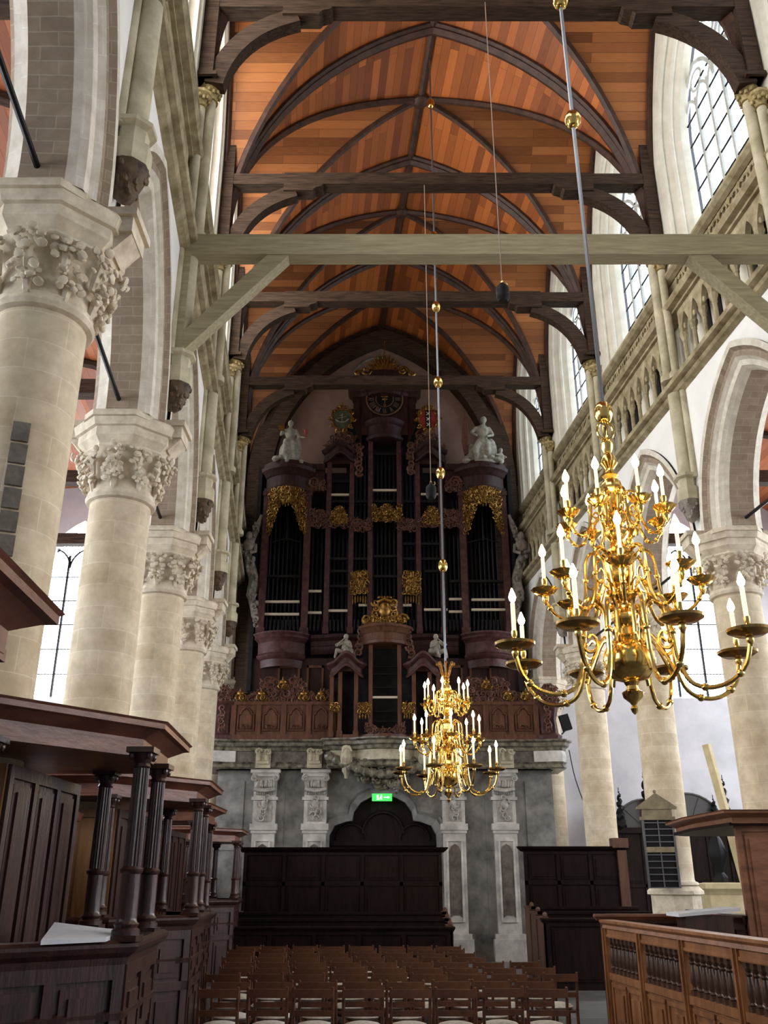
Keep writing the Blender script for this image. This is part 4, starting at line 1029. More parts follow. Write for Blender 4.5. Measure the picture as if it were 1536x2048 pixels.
def chair_organ():
    V = 24.75; X = 0.02
    cx = lambda p, y: at(p, y, V)[0]-X
    cz = lambda y: zpx(y, V) - 5.33
    t = thing('chair_organ', (X, V, 5.33), 'small chair organ of three bays projecting from the middle of the gallery front', 'organ')
    def B(m, name, mat, smooth=False, label=None):
        o = m.build(name, mat, t, smooth=smooth)
        if label: o['label'] = label
        return o
    hw = (cx(872,1400)-cx(668,1400))/2
    m = MB(); m.box(-hw, hw, .42, .55, 0, cz(1330)); m.box(-.62, .62, .42, .55, cz(1330), cz(1262)); B(m, 'case_back', M['odark'])
    m = MB()
    P = [(-hw-.12,.2),(-hw,0)] + [(x, y) for x, y in [(-hw*.8,-.08),(-hw*.6,-.1),(-hw*.48,0)]] + [(x, y) for x, y in arc_plan(0, .62, .35, 8)] + [(hw*.48,0),(hw*.6,-.1),(hw*.8,-.08),(hw,0),(hw+.12,.2)]
    m.mould(P, [(-.3,.0),(.06,.0),(.06,.06),(.0,.12),(.0,.2),(-.3,.2)]); B(m, 'plinth', M['owoodl'])
    # posts
    for px in (664, 681, 713, 742, 800, 829, 861, 878):
        x = cx(px+(-1), 1400); top = cz(1345) if px not in (742, 800) else cz(1290)
        m = MB(); m.box(x-.055, x+.055, -.08, .10, .12, top); m.box(x-.075, x+.075, -.1, .1, .12, .3); B(m, 'post', M['owoodl'])
    # side cornices, ogee
    for s in (-1, 1):
        a, b = sorted((s*.60, s*(hw+.12))); c = (a+b)/2; h = (b-a)/2
        m = MB(); P = [(a,.3),(a,-.0)] + [(c+h*q/8, -.1-.18*math.cos(q/8*PI/2)**2) for q in range(-7,8)] + [(b,0),(b,.3)]
        z = cz(1346)
        m.mould(P, [(-.2,z),(.0,z+.0),(.02,z+.07),(-.03,z+.1),(-.03,z+.24),(.04,z+.28),(.10,z+.34),(.10,z+.40),(.03,z+.43),(-.2,z+.43)])
        m.v = [(p[0], p[1], p[2] + .14*math.cos(max(-1,min(1,(p[0]-c)/h))*PI)) for p in m.v]
        m.box(a+.05, b-.05, .0, .4, z+.05, z+.35); B(m, 'side_cornice', M['owoodp'], True)
        m = MB()
        x0, x1 = sorted((cx(717 if s < 0 else 806, 1415), cx(740 if s < 0 else 826, 1415)))
        carve(m, x0, x1, cz(1428), lambda f: .28, -.1, .10, 1.6)
        for q in range(4): leaf(m, x0+(x1-x0)*(q+.5)/4, cz(1428), .16, .05, -PI/2, -.1)
        B(m, 'gilded_carving', M['gilt'], True); m = MB()
        x0, x1 = sorted((cx(663 if s < 0 else 863, 1415), cx(678 if s < 0 else 876, 1415)))
        carve(m, x0, x1, cz(1426), lambda f: .26, -.1, .09, 1.6)
        B(m, 'gilded_carving', M['gilt'], True)
        m = MB()
        for k in range(5): scroll(m, s*(.66+.02*k), cz(1262)-.16*k, .13, 0, 1.3, s, k, .045)
        B(m, 'carved_scroll', M['carvdark'], True)
    # central tower top
    z = cz(1290); P = arc_plan(0, .64, .38, 10)
    m = MB(); m.mould(P, [(-.1,z-.02),(.0,z),(.02,z+.08),(-.03,z+.12),(-.03,z+.26),(.05,z+.32),(.08,z+.4),(.14,z+.44),(.12,z+.52),(0,z+.56),(-.4,z+.56)])
    m.slab([(x, y) for x, y in P]+[(.64,.5),(-.64,.5)], z, z+.5); B(m, 'tower_cornice', M['owoodl'], True)
    m = MB(); zz = z+.56; carve(m, -.62, .62, zz, lambda f: .12+.12*math.sin(PI*f), -.2, .12, 1.2); 
    for s in (-1, 1): scroll(m, s*.5, zz+.12, .17, -.2, 1.4, s, 0, .05)
    m.ell((0,-.2,zz+.42),(.2,.12,.26)); m.tube([(-.2,-.25,zz+.62),(0,-.28,zz+.7),(.2,-.25,zz+.62)], .05, 6)
    for k in range(5): m.ell((-.16+.08*k,-.25,zz+.76), .045, nu=6, nv=4)
    for s in (-1, 1):
        for k in range(4): scroll(m, s*.26, zz+.12+.16*k, .12, -.2, 1.2, s*(-1)**k, k, .04)
    B(m, 'gilded_coat_of_arms', M['gilt'], True)
    m = MB()
    for a, b, y in ((745,800,1395),): m.box(cx(a,y), cx(b,y), -.05, .0, cz(y)-.03, cz(y)+.03)
    B(m, 'pale_rail', M['rail'])
    for y in (1330, 1345, 1372, 1420, 1440): m = MB(); m.box(-.5, .5, .2, .25, cz(y)-.012, cz(y)+.012); B(m, 'inner_rail', M['opipe'])
    m = MB(); carve(m, -.52, .52, .2, lambda f: .12+.16*abs(2*f-1)**2, -.32, .1, 1.5); B(m, 'carved_lip', M['carvdark'], True)

def gallery_front():
    V = 25.0; X = 0.02
    z0 = 3.9
    t = thing('organ_gallery', (X, V, z0), 'veined marble organ gallery with carved oak balustrade above the doorway', 'gallery')
    gx = lambda p, y=1500: at(p, y, V)[0]-X
    gz = lambda y: zpx(y, V)-z0
    def B(m, name, mat, smooth=False, label=None):
        o = m.build(name, mat, t, smooth=smooth)
        if label: o['label'] = label
        return o
    xe = gx(1122); ye = .0
    def end(s):   # quarter-round return at the outer end
        return [(s*(xe-.75), 0), (s*(xe-.5), -.02), (s*(xe-.22), -.12), (s*(xe-.02), -.10), (s*(xe+.10), .12), (s*(xe+.10), .5), (s*(xe+.10), 1.3)]
    mid = [(-1.55,0),(-1.5,-.28),(-1.0,-.34)] + [(x, y-.34) for x, y in arc_plan(0,.8,.3,8)] + [(1.0,-.34),(1.5,-.28),(1.55,0)]
    P = end(-1)[::-1] + mid + end(1)
    ztop = gz(1484); zb = gz(1538)
    m = MB(); m.mould(P, [(-.05,ztop-.26),(.04,ztop-.24),(.06,ztop-.16),(.14,ztop-.12),(.15,ztop-.04),(.22,ztop),(.22,ztop+.04),(-.2,ztop+.06)]); B(m, 'cornice', M['mgreen'], True)
    m = MB(); m.mould(P, [(-.1,zb+.18),(-.04,zb+.18),(-.04,ztop-.24),(-.1,ztop-.24)]); B(m, 'frieze', M['mcream'])
    m = MB(); m.mould(P, [(-.3,zb),(.0,zb),(.05,zb+.04),(.02,zb+.12),(.06,zb+.18),(-.1,zb+.2)]); B(m, 'architrave', M['mgreen'], True)
    m = MB(); m.box(-xe+.3, xe-.3, .0, 1.35, zb, ztop+.02); B(m, 'gallery_floor', M['mdark'])
    for s in (-1, 1):
        m = MB(); m.mould([(p[0], p[1]) for p in (end(-1)[::-1] if s < 0 else end(1))], [(-.05,zb+.18),(.03,zb+.18),(.05,zb+.3),(.03,ztop-.24),(-.05,ztop-.24)]); B(m, 'end_block', M['mwhite'], True, 'white marble block wrapping round the end')
        for p in (528, 630):
            q = gx(p) if s < 0 else -gx(p)
            m = MB(); m.box(q-.20, q+.20, -.1, .1, zb+.02, ztop-.2)
            m.box(q-.16, q+.16, -.16, .0, zb+.12, ztop-.26); m.tube([(q-.1,-.17,ztop-.3),(q-.1,-.17,zb+.2)], .05, 6); m.tube([(q+.1,-.17,ztop-.3),(q+.1,-.17,zb+.2)], .05, 6)
            scroll(m, q-.12, ztop-.28, .09, -.18, 1.3, 1, 0, .035); scroll(m, q+.12, ztop-.28, .09, -.18, 1.3, -1, 0, .035)
            B(m, 'bracket', M['mcream'], True)
    # bulging carved console beneath the chair organ
    m = MB()
    for k in range(60):
        a = rnd.uniform(-1,1); d = rnd.uniform(0,1)
        x = a*1.4*(1-.6*d); z = zb+.18 - d*.68*(1-.35*abs(a)); y = -.15-.35*(1-abs(a))*(1-d)
        m.ell((x, y, z), (rnd.uniform(.08,.18), .12, rnd.uniform(.07,.15)), nu=8, nv=5)
        if k % 2 == 0: scroll(m, x, z, rnd.uniform(.10,.18), y-.1, 1.3, rnd.choice((-1,1)), rnd.uniform(0,6), .04)
    pts = [(-1.5+.1*k, -.3-.2*math.sin(PI*k/30), zb+.30-.48*math.sin(PI*k/30)) for k in range(31)]
    m.tube(pts, .10, 8)
    for k in range(0, 31, 2): m.ell(pts[k], .13, nu=7, nv=5)
    for k in range(4): m.ell((.30,-.25,zb-.38-.07*k), (.13-.02*k,.1,.08), nu=7, nv=5)
    B(m, 'carved_console', M['mgreen'], True)
    for x in (-1.02, .12, 1.05):
        m = MB(); m.tube(bez([(x,-.42,ztop-.2),(x,-.5,ztop-.45),(x,-.38,zb+.1),(x,-.2,zb-.25)],4), [.13]*4+[.16]*4+[.12]*3+[.06]*2, 8)
        scroll(m, x, ztop-.32, .13, -.52, 1.4, 1, 0, .05); B(m, 'acanthus_bracket', M['mcream'], True)
    # oak balustrade: panels
    zp, zq = ztop+.05, gz(1408)
    for s in (-1, 1):
        xa, xb = 1.40, -gx(463)
        n = 4; w = (xb-xa)/n
        m = MB(); x0, x1 = sorted((s*xa, s*xb)); m.box(x0, x1, .0, .1, zp, zq); m.box(x0, x1, -.06, .12, zq-.03, zq+.06); m.box(x0, x1, -.06, .1, zp, zp+.14)
        for k in range(n+1): x = s*(xa+k*w); m.box(x-.07, x+.07, -.05, .1, zp, zq)
        B(m, 'balustrade', M['owoodl'])
        for k in range(n):
            c = s*(xa+(k+.5)*w); h = w/2-.13; m = MB()
            arch = [(c-h, zp+.26),(c-h, zq-.30),(c-h*.7, zq-.28),(c-h*.6, zq-.2),(c-h*.2, zq-.12),(c, zq-.1),(c+h*.2, zq-.12),(c+h*.6, zq-.2),(c+h*.7, zq-.28),(c+h, zq-.30),(c+h, zp+.26)]
            m.tube([(x,-.02,z) for x, z in arch+[arch[0]]], .028, 6)
            m.prism([(c+(x-c)*.78, zp+.26+(z-zp-.26)*.85+.04) for x, z in arch], -.03, .02)
            scroll(m, c-.07, zp+.36, .07, -.04, 1.2, 1, 0, .02); scroll(m, c+.07, zp+.36, .07, -.04, 1.2, -1, 0, .02)
            B(m, 'carved_panel', M['owoodl'], True)
        # pierced carved crest, gilded highlights
        m = MB(); x0, x1 = sorted((s*(xa+.1), s*xb))
        prof = lambda f: .26+.42*max(0, math.cos((f-(.5 if s < 0 else .5))*PI*1.0))**2*(1 if abs(f-.5) < .22 else .45) + .08*math.cos(f*19)
        carve(m, x0, x1, zq+.05, prof, .02, .17, 1.5); B(m, 'carved_crest', M['carvdark'], True)
        for f in (.06, .28, .5, .72, .9):
            m = MB(); x = x0+(x1-x0)*f; z = zq+.16+(.32 if f == .5 else 0); scroll(m, x-.06, z, .10, -.06, 1.3, 1, 0, .03); scroll(m, x+.06, z, .10, -.06, 1.3, -1, 0, .03); m.ell((x,-.06,z+.12),(.10,.05,.07)); leaf(m, x, z+.1, .18, .06, PI/2, -.06); B(m, 'gilded_ornament', M['gilt'], True)
        # rounded end bay
        E_ = [(s*xb, .02), (s*(xb+.15),-.1), (s*(xe-.1),-.1), (s*(xe+.02),.05), (s*(xe+.05),.5), (s*(xe+.05),1.3)]
        if s < 0: E_ = E_[::-1]
        m = MB(); m.mould(E_, [(-.05,zp),(.03,zp),(.05,zp+.12),(-.04,zp+.18),(-.08,zp+.55),(-.02,zp+.85),(.02,zq-.06),(.06,zq),(.03,zq+.06),(-.1,zq+.06)]); B(m, 'end_bay', M['owoodp'], True)
        m = MB(); carve(m, min(s*(xb+.1), s*xe), max(s*(xb+.1), s*xe), zq+.05, lambda f: .3+.2*math.sin(PI*f), -.02, .14, 1.5)
        for k in range(6): scroll(m, s*(xb+.3), zp+.25+.12*k, .10, -.1, 1.2, (-1)**k, k, .03)
        B(m, 'end_carving', M['carvdark'], True)
    # screen wall below
    V2 = 25.35-V
    xw = 4.55
    c3 = [(-1.42,0),(-1.42,gz(1668)),(-1.30,gz(1668)+.22),(-1.0,gz(1642)),(-.82,gz(1640)),(-.78,gz(1622)),(-.6,gz(1603)),(-.32,gz(1592)),(0,gz(1587))]
    c3 = c3 + [(-x, z) for x, z in c3[::-1][1:]]
    zs0 = -z0
    c3 = [(x-.05, z if i not in (0, len(c3)-1) else zs0) for i, (x, z) in enumerate(c3)]
    m = MB()
    for k in range(1, len(c3)-2): m.add([(c3[k][0],V2,c3[k][1]),(c3[k+1][0],V2,c3[k+1][1]),(c3[k+1][0],V2,zb),(c3[k][0],V2,zb)], [(0,1,2,3)])
    m.box(-xw, c3[0][0], V2, V2+.4, zs0, zb+.02); m.box(c3[-1][0], xw, V2, V2+.4, zs0, zb+.02)
    B(m, 'screen_wall', M['mgrey'])
    m = MB()      # moulded door surround
    for d0, y0, d1, y1 in ((0,.25,0,-.04),(0,-.04,.16,-.08),(.16,-.08,.20,-.02),(.20,-.02,.26,-.06),(.26,-.06,.26,.02)):
        def off(d): return [((x+.05)*(1+d/1.5)-.05, z if i in (0, len(c3)-1) else z+d*.9) for i, (x, z) in enumerate(c3)]
        a, b = off(d0), off(d1)
        for k in range(len(a)-1): m.add([(a[k][0],V2+y0,a[k][1]),(a[k+1][0],V2+y0,a[k+1][1]),(b[k+1][0],V2+y1,b[k+1][1]),(b[k][0],V2+y1,b[k][1])], [(0,1,2,3)])
    B(m, 'door_surround', M['mgrey'])
    # recessed panels between the pilasters
    for s in (-1, 1):
        for a, b in ((1.85,2.05),(2.80,3.10),(3.9,4.4)):
            x0, x1 = sorted((s*a, s*b))
            for za, zc_ in ((gz(1700), gz(1560)), (zs0+.5, gz(1712))): m = MB(); m.box(x0-.1, x1+.1, V2-.03, V2, za, zc_); B(m, 'wall_panel', M['mgrey'])
    m = MB(); m.box(-xw, xw, V2-.02, V2+.1, gz(1712), gz(1695)); B(m, 'pale_band', M['mwhite']) if False else None
    # doors
    m = MB(); zd = gz(1668)
    m.box(-1.5, 1.4, V2+.3, V2+.38, zs0, gz(1580))
    m.box(-1.45, 1.35, V2+.2, V2+.3, gz(1690), gz(1680))
    m.tube([(-.05+.55*math.cos(PI*k/12), V2+.28, gz(1665)+.55*math.sin(PI*k/12)) for k in range(13)], .05, 6)
    for s in (-1, 1): m.tube([(-.05+s*.85+.4*math.cos(PI*k/12), V2+.28, gz(1678)+.4*math.sin(PI*k/12)) for k in range(13)], .04, 6)
    for x in (-1.1,-.35,.35,1.0):
        m.box(x-.3, x+.25, V2+.26, V2+.3, zs0+.3, zs0+1.3); m.box(x-.3, x+.25, V2+.26, V2+.3, zs0+1.5, gz(1700))
    B(m, 'doorway_woodwork', M['stalld'])
    # pilasters
    for s in (-1, 1):
        for p in (528, 630):
            c = gx(p, 1600) if s < 0 else -gx(p, 1600); c += 0 if s < 0 else -.02
            y0 = V2-.22
            pm = MB(); h = .30
            pm.box(c-.42, c+.42, y0-.12, V2, zs0, zs0+.50); pm.box(c-.38, c+.38, y0-.08, V2, zs0+.50, zs0+.62)
            pm.box(c-h, c+h, y0, V2, zs0+.62, gz(1535))
            zc0 = gz(1658)
            # shaft frame, then panels
            pm.box(c-h-.06, c+h+.06, y0-.06, V2, zc0-.02, zc0+.14); pm.box(c-h-.03, c+h+.03, y0-.03, V2, zc0-.1, zc0-.02)
            pm.box(c-h-.05, c+h+.05, y0-.05, V2, gz(1597)-.03, gz(1597)+.05)
            pm.box(c-h-.10, c+h+.10, y0-.10, V2, gz(1545), gz(1535)); pm.box(c-h-.05, c+h+.05, y0-.05, V2, gz(1552), gz(1545))
            pil = B(pm, 'pilaster', M['mwhite'])
            m = MB(); m.prism([(c-.15,zs0+1.0),(c-.08,zs0+1.06),(c+.08,zs0+1.06),(c+.15,zs0+1.0),(c+.15,zc0-.55),(c+.1,zc0-.42),(c,zc0-.36),(c-.1,zc0-.42),(c-.15,zc0-.55)], y0-.02, y0+.0)
            m.build('dark_inlay', M['mdark'], pil)
            m = MB(); m.tube([(c+x,y0-.02,z) for x, z in ((-.19,zs0+.9),(-.19,zc0-.3),(.19,zc0-.3),(.19,zs0+.9),(-.19,zs0+.9))], .03, 5); m.build('inlay_moulding', M['mwhite'], pil)
            m = MB(); m.box(c-.2, c+.2, y0-.02, y0, zc0+.2, gz(1600))
            for k in range(7): scroll(m, c+rnd.uniform(-.08,.08), zc0+.28+.085*k, .09, y0-.04, 1.2, (-1)**k, rnd.uniform(0,6), .028)
            m.ell((c, y0-.05, zc0+.62), (.1,.06,.12)); m.build('relief', M['carvstone'], pil, smooth=True)
            m = MB()
            for k in range(9): a = c-h+.07+(2*h-.14)*k/8; leaf(m, a, gz(1590), .2, .08, PI/2, y0-.04); leaf(m, a, gz(1575), .22, .09, PI/2+rnd.uniform(-.3,.3), y0-.07)
            for q in (-1, 1): scroll(m, c+q*(h-.02), gz(1556), .09, y0-.08, 1.5, -q, PI/2, .035)
            m.tube([(c-.28,y0-.1,gz(1578)),(c,y0-.14,gz(1582)),(c+.28,y0-.1,gz(1578))], .06, 6)
            m.build('capital_carving', M['carvstone'], pil, smooth=True)
M['carvstone'] = mat_noise('carved_marble', (.25,.23,.21), (.55,.52,.48), 9, rough=.5, bump=.4)

def statues():
    def loc(px, py, v): x, z = at(px, py, v); return x, z
    V = 25.95
    # left: woman holding a book and a cup
    x, z = loc(578, 930, V)
    h = zpx(838, V) - z; k = h/1.9
    def S(parts, k):
        out = []
        for p in parts:
            if p[0] == 'e': out.append(('e', tuple(c*k for c in p[1]), tuple(c*k for c in p[2])))
            else: out.append(('l', tuple(c*k for c in p[1]), p[2]*k, tuple(c*k for c in p[3]), p[4]*k))
        return out
    body = [('l',(0,0,.0),.30,(0,0,.75),.22),('l',(0,0,.75),.20,(0,0,1.05),.15),('e',(0,-.02,1.28),(.21,.14,.24)),('l',(0,0,1.45),.07,(0,-.02,1.58),.06),('e',(0,-.03,1.70),(.095,.11,.13)),('e',(0,.03,1.73),(.12,.12,.13)),
            ('l',(-.18,0,1.42),.075,(-.34,-.05,1.22),.06),('l',(-.34,-.05,1.22),.055,(-.28,-.18,1.38),.045),('l',(.2,0,1.40),.075,(.34,-.05,1.12),.06),('l',(.34,-.05,1.12),.05,(.56,-.2,1.02),.04),
            ('l',(-.12,-.16,.9),.12,(-.16,-.22,.3),.12),('l',(.14,-.12,.85),.11,(.2,-.15,.1),.13),('e',(.25,.05,.7),(.2,.12,.45)),('e',(-.22,.05,.5),(.18,.14,.4)),('l',(-.05,-.28,.3),.06,(-.05,-.32,.02),.07),('e',(0,0,.04),(.42,.3,.08))]
    t = thing('statue', (x, V, z), 'white statue of a robed woman raising a cup on the left organ tower', 'statue')
    figure_mesh('robed_figure', M['statue'], S(body, k), h, t)
    m = MB(); m.lathe([(.03,0),(.02,.05),(.05,.1),(.07,.22),(.0,.22)], 10, (.6*k,-.22*k,1.05*k)); m.build('cup', M['shieldred'], t, smooth=True)
    m = MB(); m.box(-.42*k,-.2*k,-.25*k,-.2*k,1.3*k,1.52*k); m.build('book', M['gilt'], t)
    m = MB()
    for q in range(16): m.ell((rnd.uniform(-.5,.5)*k, rnd.uniform(-.2,.2), rnd.uniform(0,.2)), (.14,.14,.10), nu=8, nv=5)
    m.build('rocky_base', M['statue'], t, smooth=True)
    # right: king with harp / wing and small child
    x, z = loc(966, 930, V); h2 = zpx(832, V) - z; k = h2/1.9
    body = [('l',(-.02,0,.1),.26,(0,0,.75),.24),('l',(0,0,.75),.22,(.02,0,1.1),.17),('e',(.03,-.02,1.28),(.24,.16,.26)),('l',(.06,0,1.45),.08,(.08,-.04,1.6),.07),('e',(.08,-.05,1.72),(.10,.12,.14)),('e',(.09,.03,1.76),(.125,.12,.13)),
            ('l',(-.18,0,1.42),.08,(-.36,-.08,1.2),.065),('l',(-.36,-.08,1.2),.055,(-.2,-.24,1.02),.05),('l',(.26,0,1.40),.08,(.38,-.05,1.12),.065),('l',(.38,-.05,1.12),.055,(.16,-.25,.98),.05),
            ('l',(-.12,-.1,.8),.14,(-.28,-.26,.5),.11),('l',(-.28,-.26,.5),.09,(-.22,-.2,.08),.08),('l',(.14,-.1,.8),.14,(.16,-.22,.35),.11),('e',(.3,.05,.55),(.22,.18,.5)),('e',(-.38,.05,.45),(.22,.15,.42)),('e',(0,0,.05),(.55,.34,.1))]
    t = thing('statue', (x, V, z), 'white statue of a bearded king with a harp on the right organ tower', 'statue')
    figure_mesh('robed_figure', M['statue'], S(body, k), h2, t)
    m = MB(); P = [(-.62,.35),(-.70,.9),(-.66,1.5),(-.58,1.95),(-.52,1.6),(-.50,1.0),(-.5,.4)]; m.prism([(a*k, b*k) for a, b in P], -.1, .02); m.build('harp', M['carvdark'], t)
    m = MB(); sm = S([('e',(.62,-.05,.25),(.12,.1,.2)),('e',(.62,-.08,.52),(.08,.08,.09)),('l',(.6,-.1,.35),.05,(.45,-.2,.3),.04),('l',(.66,-.1,.1),.07,(.6,-.2,.0),.06),('l',(.66,0,.35),.05,(.78,-.1,.25),.04)], k)
    figure_mesh('small_child', M['statue'], sm, h2*.6, t)
    m = MB()
    for q in range(16): m.ell((rnd.uniform(-.6,.6)*k, rnd.uniform(-.2,.2), rnd.uniform(0,.2)), (.15,.14,.10), nu=8, nv=5)
    m.build('rocky_base', M['statue'], t, smooth=True)
    # cherubs seated on the chair organ
    V = 24.7
    for px, lab, fl in ((690, 'white cherub blowing a horn, seated left of the chair organ tower', 1), (874, 'white cherub playing a pipe, seated right of the chair organ tower', -1)):
        x, z = loc(px, 1311, V); h = zpx(1268, V)-z; k = h/1.0
        P = [('l',(0,0,.12),.20,(.04*fl,0,.45),.19),('e',(.05*fl,-.02,.55),(.2,.15,.16)),('e',(.04*fl,-.04,.86),(.12,.12,.14)),('l',(.04*fl,-.02,.62),.08,(.04*fl,-.03,.76),.07),
             ('l',(-.08*fl,-.05,.14),.13,(-.36*fl,-.18,.2),.10),('l',(-.36*fl,-.18,.2),.09,(-.44*fl,-.2,-.12),.06),('l',(.1*fl,-.08,.14),.13,(.02*fl,-.3,.16),.10),('l',(.02*fl,-.3,.16),.08,(-.1*fl,-.3,-.12),.06),
             ('l',(-.12*fl,-.05,.6),.07,(-.28*fl,-.15,.45),.06),('l',(-.28*fl,-.15,.45),.05,(-.16*fl,-.22,.62),.045),('l',(.22*fl,-.05,.58),.07,(.28*fl,-.18,.36),.06),('l',(.28*fl,-.18,.36),.05,(.05*fl,-.26,.42),.045),('e',(.18*fl,.06,.2),(.22,.16,.2)),('e',(.1*fl,.12,.55),(.2,.06,.22))]
        t = thing('cherub_statue', (x, V, z), lab, 'statue'); figure_mesh('cherub', M['statue'], S(P, k), h, t)
        m = MB(); m.tube([(0,-.1*k,.80*k),(-.26*fl*k,-.22*k,.55*k),(-.4*fl*k,-.26*k,.40*k)], [.012,.02,.05], 8); m.build('horn' if fl > 0 else 'pipe', M['statue'], t, smooth=True)
def exit_sign():
    x, z = at(764, 1595, 25.28); t = thing('exit_sign', (x, 25.28, z-.09), 'small green lit emergency exit sign hanging in the dark doorway arch', 'sign')
    m = MB(); m.box(-.27,.27,0,.05,0,.19); m.build('lit_panel', M['exitg'], t)
    m = MB()
    # running figure, arrow, door
    for c, r in (((-.02,.145),.016),): m.lathe([(0,0),(r,0),(r,.004),(0,.004)], 10, M=Matrix.Translation((c[0],-.002,c[1])) @ Matrix.Rotation(PI/2,4,'X'))
    for a, b, w in (((-.02,.125),(-.035,.08),.012),((-.035,.08),(-.005,.06),.009),((-.005,.06),(-.01,.03),.008),((-.035,.08),(-.06,.05),.009),((-.06,.05),(-.085,.045),.008),((-.022,.12),(.01,.10),.007),((-.022,.12),(-.055,.105),.007),((-.055,.105),(-.06,.08),.007)):
        m.tube([(a[0],-.004,a[1]),(b[0],-.004,b[1])], w, 5)
    m.box(-.14,-.095,-.006,0,.03,.155); m.box(.05,.16,-.006,0,.085,.105); m.prism([(.16,.06),(.21,.095),(.16,.13)], -.006, 0)
    m.build('white_pictogram', M['exitw'], t)
M['exitg'] = mat_emit('exit_green', (.05,.62,.10), 1.0); M['exitw'] = mat_emit('exit_white', (.75,1,.75), 1.6)
# ------------------------------------------------------------ joinery helpers
def panel_run(m, p0, p1, z0, z1, n, depth=.05, rows=((0,1),), side=1, mat=0):
    # framed wall from p0 to p1 with n sunk panels across; the moulded face is on the right-hand side of p0->p1
    a, b = Vector(p0), Vector(p1); L = (b-a).length; d = (b-a)/L; nr = Vector((d.y, -d.x))*side
    ang = math.atan2(d.y, d.x); T = Matrix.Translation((a.x, a.y, 0)) @ Matrix.Rotation(ang, 4, 'Z')
    f = -depth*side
    def bx(x0, x1, ya, yb, za, zb): m.box(x0, x1, min(ya, yb), max(ya, yb), za, zb, mat, T)
    bx(0, L, 0, -f, z0, z1)
    st = .07
    bx(0, L, f*.5, 0, z0, z0+.10); bx(0, L, f*.5, 0, z1-.08, z1)
    w = (L-st)/n
    for k in range(n+1): bx(k*w, k*w+st, f*.5, 0, z0+.10, z1-.08)
    zz0, zz1 = z0+.10, z1-.08
    for ra, rb in rows:
        za, zb = zz0+(zz1-zz0)*ra, zz0+(zz1-zz0)*rb
        if ra > 0: bx(0, L, f*.5, 0, za-.04, za+.04); za += .04
        if rb < 1: zb -= .04
        for k in range(n):
            x0, x1 = k*w+st+.035, (k+1)*w-.035
            if x1-x0 > .08 and zb-za > .12:
                bx(x0, x1, f*.3, 0, za+.035, zb-.035)
                if x1-x0 > .2: bx(x0+.05, x1-.05, f*.6, 0, za+.085, zb-.085)
LEDGE = [(-.05,-.12),(.02,-.12),(.03,-.08),(.07,-.05),(.09,-.02),(.09,.0),(.06,.02),(-.12,.02)]
def ledge(m, path, z, k=1.0): m.mould(path, [(o*k, z+q) for o, q in LEDGE])
def fluted_column(parent, x, y, z0, z1, r=.06, mat='stall'):
    h = z1-z0
    m = MB(); m.box(x-r*1.5, x+r*1.5, y-r*1.5, y+r*1.5, z0, z0+.035)
    m.lathe([(r*1.45,z0+.035),(r*1.45,z0+.06),(r*1.15,z0+.075),(r*1.3,z0+.095),(r*1.05,z0+.11),(r,z0+.13),(r*.98,z0+h*.33),(r*1.18,z0+h*.34),(r*1.22,z0+h*.355),(r*.95,z0+h*.37)], 16, (x,y,0))
    # fluted upper part
    n = 32; zs = [z0+h*.37, z1-.13]
    vs = []; fs = []
    for j, z in enumerate(zs):
        for i in range(n):
            q = r*(.93 if i % 2 else .82)*(1-.08*j); vs.append((x+q*math.cos(2*PI*i/n), y+q*math.sin(2*PI*i/n), z))
    for i in range(n): fs.append((i, (i+1)%n, n+(i+1)%n, n+i))
    m.add(vs, fs)
    m.lathe([(r*.85,z1-.13),(r*1.0,z1-.12),(r*.85,z1-.10),(r*1.1,z1-.07),(r*1.3,z1-.04)], 16, (x,y,0))
    for a in (PI/4, 3*PI/4, 5*PI/4, 7*PI/4):
        m.ell((x+r*1.35*math.cos(a), y+r*1.35*math.sin(a), z1-.055), (.022,.022,.028), nu=7, nv=5)
    m.box(x-r*1.5, x+r*1.5, y-r*1.5, y+r*1.5, z1-.035, z1)
    return m.build('column', M[mat], parent, smooth=True)
CAN = [(-.30,2.60),(-.19,2.60),(-.18,2.63),(-.15,2.64),(-.15,2.77),(-.11,2.80),(-.04,2.85),(.0,2.86),(.0,2.91),(.02,2.93),(-.3,2.95)]
